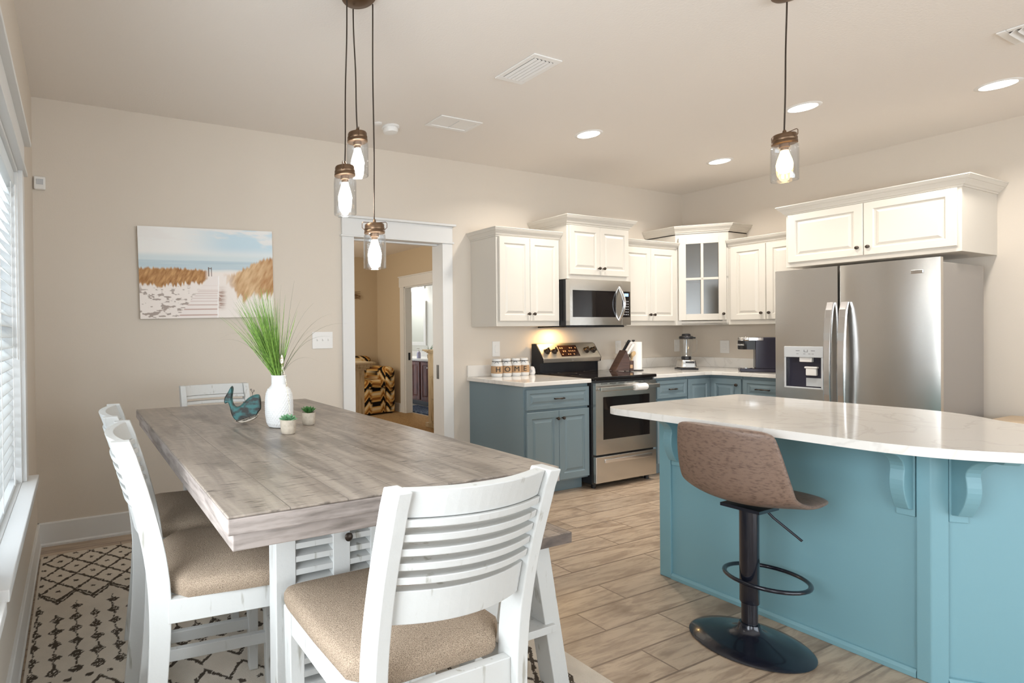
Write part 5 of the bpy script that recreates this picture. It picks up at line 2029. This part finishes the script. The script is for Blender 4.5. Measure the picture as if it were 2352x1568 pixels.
def slab(poly, th, base, name, m_, parent, inset=0.006):
    m = MB()
    c = np.mean(np.array(poly), 0)
    rings = []
    arr = np.array(poly)
    d = np.roll(arr, -1, 0) - np.roll(arr, 1, 0)
    d /= np.linalg.norm(d, axis=1)[:, None] + 1e-9
    nn = np.stack([d[:, 1], -d[:, 0]], 1)
    area2 = np.sum(arr[:, 0] * np.roll(arr[:, 1], -1) - np.roll(arr[:, 0], -1) * arr[:, 1])
    if area2 > 0:
        nn = -nn
    for tt, ins in ((-th, inset), (-th * 0.75, inset * 0.25), (0, 0), (th * 0.75, inset * 0.25), (th, inset)):
        q = arr + nn * ins
        rings.append([tuple(Vector(base) + ua * a + Vector((0, 0, b)) + na * tt) for a, b in q])
    m.loft(rings)
    return m.build(name, m_, parent, smooth=True)


t = thing('whale_ornament', 'teal painted wooden whale with raised tail on the dining table', 'ornament', (wx, wy, TZ))
slab(outl, 0.026, (wx, wy, TZ + 0.004), 'body', whale_m, t)
bel = smooth_closed([wpt(a, b) for a, b in ((1060, 1146), (1100, 1150), (1160, 1140), (1215, 1112), (1232, 1100), (1234, 1128), (1184, 1160), (1112, 1179), (1066, 1160))], 2)
slab(bel, 0.0275, (wx, wy, TZ + 0.004), 'belly', whalebelly_m, t)
for s in (1,):
    m = MB()
    p = Vector((wx, wy, TZ + 0.004)) + ua * wpt(1236, 1068)[0] + Vector((0, 0, wpt(1236, 1068)[1])) + na * 0.0265
    m.lathe([(0.004, 0), (0.004, 0.001), (0.001, 0.0012)], n=14)
    mm = mtx_facing(p, na)
    m.v = [tuple(mm @ Vector(q)) for q in m.v]
    m.build('eye', inklet_m, t)
for sg, hh_ in ((-1, 0.016), (1, 0.011)):
    m = MB()
    a0_, b0_ = wpt(1188, 978)
    B0 = Vector((wx, wy, TZ + 0.004)) + ua * a0_ + Vector((0, 0, b0_ - 0.003))
    pts = [(0, 0), (0, 0.010), (0.002 * sg, 0.010 + hh_ * 0.6)]
    for q in np.linspace(-PI / 2, 1.3 * PI, 10):
        pts.append((0.006 * sg + 0.003 * math.cos(q) * sg, 0.012 + hh_ + 0.003 * math.sin(q)))
    m.tube([tuple(B0 + ua * p + Vector((0, 0, q))) for p, q in pts], 0.0011, 6)
    m.build('spout_wire', bronze_m, t)

# vase
vx, vy = 0.775, 2.085
t = thing('vase', 'tall white dimpled ceramic vase holding green grass on the table', 'vase', (vx, vy, TZ))
prof = [(0.036, 0.0008), (0.045, 0.003), (0.052, 0.018), (0.0575, 0.05), (0.0585, 0.085), (0.0575, 0.115), (0.054, 0.140), (0.046, 0.158), (0.034, 0.170), (0.0305, 0.178), (0.0305, 0.205), (0.033, 0.213), (0.031, 0.2155), (0.027, 0.212), (0.027, 0.15)]
zz = np.concatenate([np.linspace(0.0008, 0.205, 110)])
pz = [p[1] for p in prof[:11]]
pr2 = [p[0] for p in prof[:11]]
rings = []
N = 150
for z in zz:
    r = float(np.interp(z, pz, pr2))
    amp = 0.0018 * (1 if 0.012 < z < 0.16 else 0.3)
    ring = []
    for i in range(N):
        a = 2 * PI * i / N
        d_ = amp * max(0, math.cos(a * 30 + (PI if int(z / 0.0085) % 2 else 0))) * abs(math.sin(PI * z / 0.0085))
        ring.append((vx + (r + d_) * math.cos(a), vy + (r + d_) * math.sin(a), TZ + z))
    rings.append(ring)
for r, z in prof[11:]:
    rings.append([(vx + r * math.cos(2 * PI * i / N), vy + r * math.sin(2 * PI * i / N), TZ + z) for i in range(N)])
MB().loft(rings, True, True).build('body', ceramic_m, t, smooth=True)

# grass in the vase
t = thing('ornamental_grass', 'bushy green artificial grass fanning out of the white vase', 'grass', (vx, vy, TZ + 0.2))
camr = Vector((0.9136, -0.4065, 0))
camf = Vector((0.4064, 0.9137, 0))


def blade(m, base, dirv, length, droop, w, n=9):
    p = Vector(base)
    d_ = Vector(dirv).normalized()
    st = length / n
    side = d_.cross(Vector((random.uniform(-1, 1), random.uniform(-1, 1), 0.2))).normalized()
    L_, R2 = [], []
    for i in range(n + 1):
        f = i / n
        ww = w * (1 - f ** 1.6) + 0.0002
        L_.append(tuple(p - side * ww))
        R2.append(tuple(p + side * ww))
        p = p + d_ * st
        d_ = (d_ + Vector((d_.x, d_.y, 0)) * droop * f + Vector((0, 0, -droop * 0.9 * f * (math.hypot(d_.x, d_.y) + 0.05)))).normalized()
    vs = L_ + R2
    k = n + 1
    m.add(vs, [(i, i + 1, k + i + 1, k + i) for i in range(n)])


m = MB()
for i in range(300):
    lean = random.gauss(-0.24, 0.20)
    dep = random.gauss(0.0, 0.22)
    dv = Vector((0, 0, 1)) + camr * lean + camf * dep
    a = random.uniform(0, 2 * PI)
    rr = random.uniform(0, 0.016)
    b0_ = Vector((vx + rr * math.cos(a), vy + rr * math.sin(a), TZ + 0.19))
    blade(m, b0_, dv, random.uniform(0.22, 0.40) * (1.0 if lean < 0.1 else 0.8), random.uniform(0.0, 0.10), random.uniform(0.0012, 0.0026))
m.build('green_blades', grass_m, t)
m = MB()
for lean, dep, L_, dr_ in ((0.45, 0.1, 0.34, 0.22), (0.55, -0.1, 0.32, 0.25), (0.38, 0.2, 0.38, 0.2), (0.30, 0.0, 0.36, 0.15), (0.70, 0.1, 0.24, 0.4), (0.22, 0.1, 0.36, 0.1), (-0.55, 0.0, 0.38, 0.30), (-0.50, 0.2, 0.40, 0.35),
                           (0.12, 0.0, 0.42, 0.06), (0.48, 0.25, 0.40, 0.16), (0.05, -0.1, 0.40, 0.08), (0.62, 0.0, 0.40, 0.2), (-0.62, -0.1, 0.33, 0.25)):
    b0_ = Vector((vx + random.uniform(-0.012, 0.012), vy + random.uniform(-0.012, 0.012), TZ + 0.19))
    blade(m, b0_, Vector((0, 0, 1)) + camr * lean + camf * dep, L_, dr_, 0.0011, 14)
m.build('dry_blades', drygrass_m, t)
m = MB()
p0 = Vector((vx, vy, TZ + 0.205)) - camf * 0.022 + camr * 0.014
tip = p0 + camr * 0.002 + Vector((0, 0, 0.055)) - camf * 0.012
m.tube([tuple(p0), tuple(tip)], 0.0014, 6)
m.tube([tuple(tip), tuple(tip + Vector((0, 0, 0.010))), tuple(tip + Vector((0, 0, 0.026))), tuple(tip + Vector((0, 0, 0.040)))], [0.002, 0.007, 0.007, 0.002], 10)
m.build('seed_head', seed_m, t, smooth=True)
m = MB()
m.tube([tuple(tip), tuple(tip - Vector((0, 0, 0.06)) + camr * 0.016 - camf * 0.025), tuple(tip - Vector((0, 0, 0.15)) + camr * 0.028 - camf * 0.038), tuple(tip - Vector((0, 0, 0.235)) + camr * 0.036 - camf * 0.045)], [0.0016, 0.0016, 0.0013, 0.0008], 6)
m.build('hanging_stem', seed_m, t)


def succulent(x, y, r, h, lab, m_, dark):
    t = thing('potted_succulent', lab, 'plant', (x, y, TZ), 'small potted succulents on the table')
    MB().lathe([(0.001, 0.0008), (r * 0.78, 0.0008), (r * 0.88, 0.004), (r * 0.98, h * 0.5), (r, h), (r * 0.9, h + 0.0005), (r * 0.86, h - 0.008), (0.001, h - 0.008)], (x, y, TZ), 28).build('pot', pot_m, t, smooth=True)
    m = MB()
    for ring, (n, el, ln, wd) in enumerate(((9, 0.10, 1.15, 0.40), (8, 0.42, 1.0, 0.36), (6, 0.80, 0.8, 0.30), (4, 1.2, 0.55, 0.22))):
        if dark:
            el = (0.45, 0.75, 1.05, 1.35)[ring]
        for i in range(n):
            a = 2 * PI * (i + 0.5 * ring) / n + 0.3
            d_ = Vector((math.cos(a) * math.cos(el), math.sin(a) * math.cos(el), math.sin(el)))
            sd = Vector((-math.sin(a), math.cos(a), 0))
            up = d_.cross(sd) * -1
            b0_ = Vector((x, y, TZ + h - 0.004))
            rings = []
            for f, w in ((0.0, 0.25), (0.3, 0.8), (0.6, 1.0), (0.85, 0.62), (1.0, 0.06)):
                p = b0_ + d_ * (r * ln * f * 1.05) + Vector((0, 0, 0.10 * r * f * f * 4 * (0.4 if not dark else 0.6)))
                ww = r * wd * w * (0.62 if dark else 1.0)
                tt = r * 0.09 * w
                rings.append([tuple(p + sd * ww + up * tt), tuple(p - up * tt * 1.2), tuple(p - sd * ww + up * tt), tuple(p + up * tt * 0.4)])
            m.loft(rings)
    m.build('rosette', m_, t, smooth=True)


succulent(0.752, 1.925, 0.031, 0.055, 'pale green succulent in a stone pot in front of the vase', suc_pale_m, False)
succulent(0.905, 2.078, 0.030, 0.052, 'dark green succulent in a stone pot right of the vase', suc_dark_m, True)

# ------------------------------------------------------------------ ledge beyond the island on the right
t = thing('console_table', 'low light-oak console standing along the right wall past the refrigerator', 'console', (5.8, 0.75, 0))
MB().box(5.62, 0.1, 0.640, 6.06, 1.44, 0.668).build('top', consolewood_m, t, bevel=0.003)
MB().box(5.66, 0.14, 0.53, 6.05, 1.40, 0.6395).build('apron', darkbrown_m, t)
for a in (5.66, 5.99):
    for b_ in (0.14, 1.34):
        MB().box(a, b_, 0.001, a + 0.06, b_ + 0.06, 0.53).build('leg', darkbrown_m, t)

# ------------------------------------------------------------------ bedroom beyond the doorway
ZB = 0.0065
t = thing('cream_chest', 'cream washed chest with a stepped cornice at the left of the doorway', 'chest', (2.7, 6.0, ZB))
MB().box(2.25, 5.80, ZB, 3.29, 6.25, 0.84).build('body', white_wash_m, t, bevel=0.003)
m = MB()
for i, (o_, z0, z1) in enumerate(((0.02, 0.8405, 0.865), (0.05, 0.865, 0.885), (0.075, 0.885, 0.92), (0.105, 0.92, 0.945))):
    m.box(2.25 - o_, 5.80 - o_, z0, 3.29 + o_ * 1.0, 6.25, z1)
m.build('cornice', white_wash_m, t, bevel=0.004)
# tall dresser by the bathroom door
t = thing('cream_dresser', 'cream washed dresser with moulded top at the right of the doorway', 'dresser', (4.6, 5.9, ZB))
MB().box(4.44, 5.25, ZB + 0.06, 4.83, 6.06, 1.02).build('body', white_wash_m, t, bevel=0.003)
m = MB()
for o_, z0, z1 in ((0.015, 1.0205, 1.035), (0.035, 1.035, 1.05), (0.055, 1.05, 1.07)):
    m.box(4.44 - o_, 5.25 - o_, z0, 4.83, 6.06 + o_, z1)
m.build('moulded_top', white_wash_m, t, bevel=0.003)
MB().box(4.41, 5.22, ZB, 4.83, 6.09, ZB + 0.06).build('plinth', white_wash_m, t, bevel=0.004)
for z0, z1 in ((0.10, 0.38), (0.40, 0.68), (0.70, 0.99)):
    MB().box(4.428, 5.32, z0, 4.4395, 6.00, z1).build('drawer', white_wash_m, t, bevel=0.002)


def chevrons(s, z, scale=0.30, bright=False):
    tri = np.abs(np.mod(s / scale, 1.0) - 0.5) * 2
    f = np.mod((z + tri * scale * 0.62) / 0.235, 1.0)
    C = np.tile(lin((205, 165, 100)), (len(s), 1))
    C = mixc(C, lin((28, 24, 24)), (f < 0.30).astype(float))
    C = mixc(C, lin((150, 100, 50)), ((f > 0.42) & (f < 0.60)).astype(float))
    C = mixc(C, lin((225, 205, 165)), ((f > 0.74) & (f < 0.92)).astype(float))
    return C


def patt_part(name, poly_fn, nu, nv, parent):
    P, C, F = patterned_grid(nu, nv, lambda u, v: poly_fn(u, v)[0], lambda u, v: poly_fn(u, v)[1])
    o_ = grid_obj(name, P, C, F, chev_m, parent)
    o_.data.polygons.foreach_set('use_smooth', [True] * len(o_.data.polygons))
    return o_


ac = Vector((4.33, 7.66, 0))
aq = 0.18
afx = Vector((math.cos(aq), math.sin(aq), 0))
afy = Vector((-math.sin(aq), math.cos(aq), 0))
t = thing('chevron_armchair', 'armchair in black and gold chevron fabric beyond the doorway', 'armchair', (ac.x, ac.y, ZB))


def rbox(name, x0, y0, z0, x1, y1, z1, rad, parent):
    """soft upholstered block: rounded cross-section in plan, lofted up with a rolled top"""
    def fn(u, v):
        # u around, v up (last part closes over the top)
        a = u * 2 * PI
        e = 0.30
        cx_, cy_ = (x0 + x1) / 2, (y0 + y1) / 2
        hx, hy = (x1 - x0) / 2, (y1 - y0) / 2
        ca, sa = np.cos(a), np.sin(a)
        ux, uy = np.sign(ca) * np.abs(ca) ** e, np.sign(sa) * np.abs(sa) ** e
        k = np.clip((v - 0.7) / 0.3, 0, 1)
        ins = rad * (1 - np.cos(k * PI / 2)) + np.clip(k - 0.75, 0, 1) * 4 * (np.minimum(hx, hy) - rad)
        z = z0 + (z1 - rad - z0) * np.clip(v / 0.7, 0, 1) + rad * np.sin(k * PI / 2)
        xx = cx_ + ux * np.maximum(hx - ins, 0.001)
        yy = cy_ + uy * np.maximum(hy - ins, 0.001)
        P = np.array(ac)[None] + np.array(afx)[None] * xx[:, None] + np.array(afy)[None] * yy[:, None]
        P[:, 2] = z
        s = np.where(np.abs(ca) > np.abs(sa), yy, xx)
        return P, chevrons(s + 0.04, z)
    return patt_part(name, fn, 140, 90, parent)


rbox('seat_base', -0.30, -0.36, ZB + 0.03, 0.20, 0.33, 0.44, 0.05, t)
rbox('armrest', 0.18, -0.36, ZB + 0.03, 0.38, 0.36, 0.76, 0.09, t)
rbox('armrest', -0.52, -0.36, ZB + 0.03, -0.30, 0.36, 0.76, 0.09, t)
rbox('backrest', -0.48, 0.16, ZB + 0.03, 0.34, 0.42, 0.92, 0.10, t)
rbox('seat_cushion', -0.30, -0.38, 0.44, 0.18, 0.18, 0.56, 0.05, t)
m = MB()
for a in (-0.45, 0.33):
    for b_ in (-0.30, 0.32):
        p = ac + afx * a + afy * b_
        m.cyl((p.x, p.y), 0.02, ZB, ZB + 0.045, 10)
m.build('foot', black_m, t)
# twig decoration on the bedroom wall
t = MB()
for k in range(9):
    a = random.uniform(-0.5, 0.6)
    p = Vector((4.30, 8.10, 1.93 + 0.01 * k))
    pts = [p]
    for i in range(4):
        p = p + Vector((0.055, -0.006, 0.055 * math.sin(a)))
        a += random.uniform(-0.5, 0.5)
        pts.append(p)
    t.tube([tuple(q) for q in pts], [0.009, 0.007, 0.006, 0.004, 0.003], 6)
tag(t.build('twig_wall_decoration', darkbrown_m, origin=(4.35, 8.1, 1.95)), 'brown twig decoration on the tan bedroom wall', 'wall decoration')

# bathroom beyond
t = thing('bathroom_vanity', 'dark cherry vanity cabinet seen through the bathroom door', 'vanity', (5.9, 8.1, 0))
MB().box(5.62, 7.30, 0.09, 6.24, 9.2, 0.80).build('cabinet', vanity_m, t)
MB().box(5.68, 7.32, 0.001, 6.24, 9.2, 0.09).build('toe_kick', black_m, t)
MB().box(5.59, 7.28, 0.801, 6.245, 9.25, 0.838).build('countertop', ceramic_m, t, bevel=0.004)
MB().box(6.225, 7.28, 0.8385, 6.245, 9.25, 0.94).build('backsplash', ceramic_m, t)


def TV(a, b, z):
    return (5.62 - b, 9.0 - a, z)


for i in range(3):
    d = MB(TV)
    panel_door(d, 0.02 + i * 0.56, 0.28 + i * 0.56, 0.11, 0.78, 0.0005)
    do = d.build('door', vanity_m, t)
    knob(do, TV, 0.25 + i * 0.56, 0.69, 0.021, steel2_m)
    d = MB(TV)
    panel_door(d, 0.285 + i * 0.56, 0.545 + i * 0.56, 0.11, 0.78, 0.0005)
    do = d.build('door', vanity_m, t)
    knob(do, TV, 0.315 + i * 0.56, 0.69, 0.021, steel2_m)
t = thing('bathroom_mirror', 'white framed mirror on the bathroom wall above the vanity', 'mirror', (6.24, 8.95, 1.2))
m = MB()
for y0, y1, z0, z1 in ((8.55, 8.62, 1.05, 1.92), (9.24, 9.31, 1.05, 1.92), (8.62, 9.24, 1.05, 1.12), (8.62, 9.24, 1.85, 1.92)):
    m.box(6.215, y0, z0, 6.249, y1, z1)
m.build('frame', trim_m, t, bevel=0.003)
MB().box(6.232, 8.615, 1.115, 6.236, 9.245, 1.855).build('glass', mirror_m, t)
t = thing('vanity_light', 'bright frosted vanity light above the bathroom mirror', 'wall light', (6.2, 8.9, 2.2))
MB().box(6.222, 8.60, 2.16, 6.249, 9.2, 2.24).build('back_plate', steel2_m, t)
for yy in (8.70, 8.9, 9.1):
    MB().lathe([(0.001, -0.09), (0.05, -0.085), (0.055, -0.03), (0.035, 0.03), (0.001, 0.035)], (6.14, yy, 2.20), 20).build('glass_shade', lamp_white_m, t, smooth=True)
    m = MB()
    m.tube([(6.222, yy, 2.2), (6.14, yy, 2.24)], 0.008, 8)
    m.build('arm', steel2_m, t)
t = thing('soap_bottle', 'lavender pump soap bottle on the vanity', 'soap bottle', (5.72, 8.08, 0.838))
MB().lathe([(0.001, 0.0005), (0.034, 0.0005), (0.036, 0.01), (0.036, 0.09), (0.026, 0.115), (0.012, 0.125), (0.001, 0.125)], (5.72, 8.08, 0.838), 20).build('bottle', soap_m, t, smooth=True)
m = MB()
m.lathe([(0.012, 0.1255), (0.012, 0.14), (0.005, 0.142), (0.005, 0.17), (0.016, 0.172), (0.016, 0.182), (0.001, 0.183)], (5.72, 8.08, 0.838), 14)
m.box(5.67, 8.072, 1.010, 5.72, 8.088, 1.019)
m.build('pump', white_m, t)
t = thing('vanity_plant', 'small leafy plant at the end of the bathroom vanity', 'plant', (5.80, 7.98, 0.838))
px_, py_ = 5.82, 7.90
t.location = (px_, py_, 0.838)
BASE[t.name] = Vector((px_, py_, 0.838))
MB().lathe([(0.001, 0.0006), (0.035, 0.0006), (0.045, 0.07), (0.001, 0.07)], (px_, py_, 0.838), 18).build('pot', pot_m, t, smooth=True)
m = MB()
for i in range(26):
    a = random.uniform(0, 2 * PI)
    blade(m, (px_, py_, 0.905), (math.cos(a) * random.uniform(0.1, 0.8), math.sin(a) * random.uniform(0.1, 0.8), 1), random.uniform(0.08, 0.2), 0.15, 0.009, 6)
m.build('leaves', suc_dark_m, t)
tag(MB().box(5.06, 6.62, 0.0005, 5.56, 7.9, 0.02).build('bath_rug', bluerug_m, origin=(5.3, 7.2, 0), bevel=0.006), 'navy patterned bath rug in front of the vanity', 'rug')

# added bedroom fill light and the vanity lamp of the rooms beyond
area('bedroom_fill', (1.5, 6.2, 1.5), (1, 0, 0), 1.5, 1.3, 40, (1.0, 0.92, 0.78))  # added fill to brighten the bedroom, no window built here
area('vanity_lamp', (6.05, 8.9, 2.15), (-0.7, -0.3, -0.6), 0.6, 0.1, 14, (1.0, 0.97, 0.92))
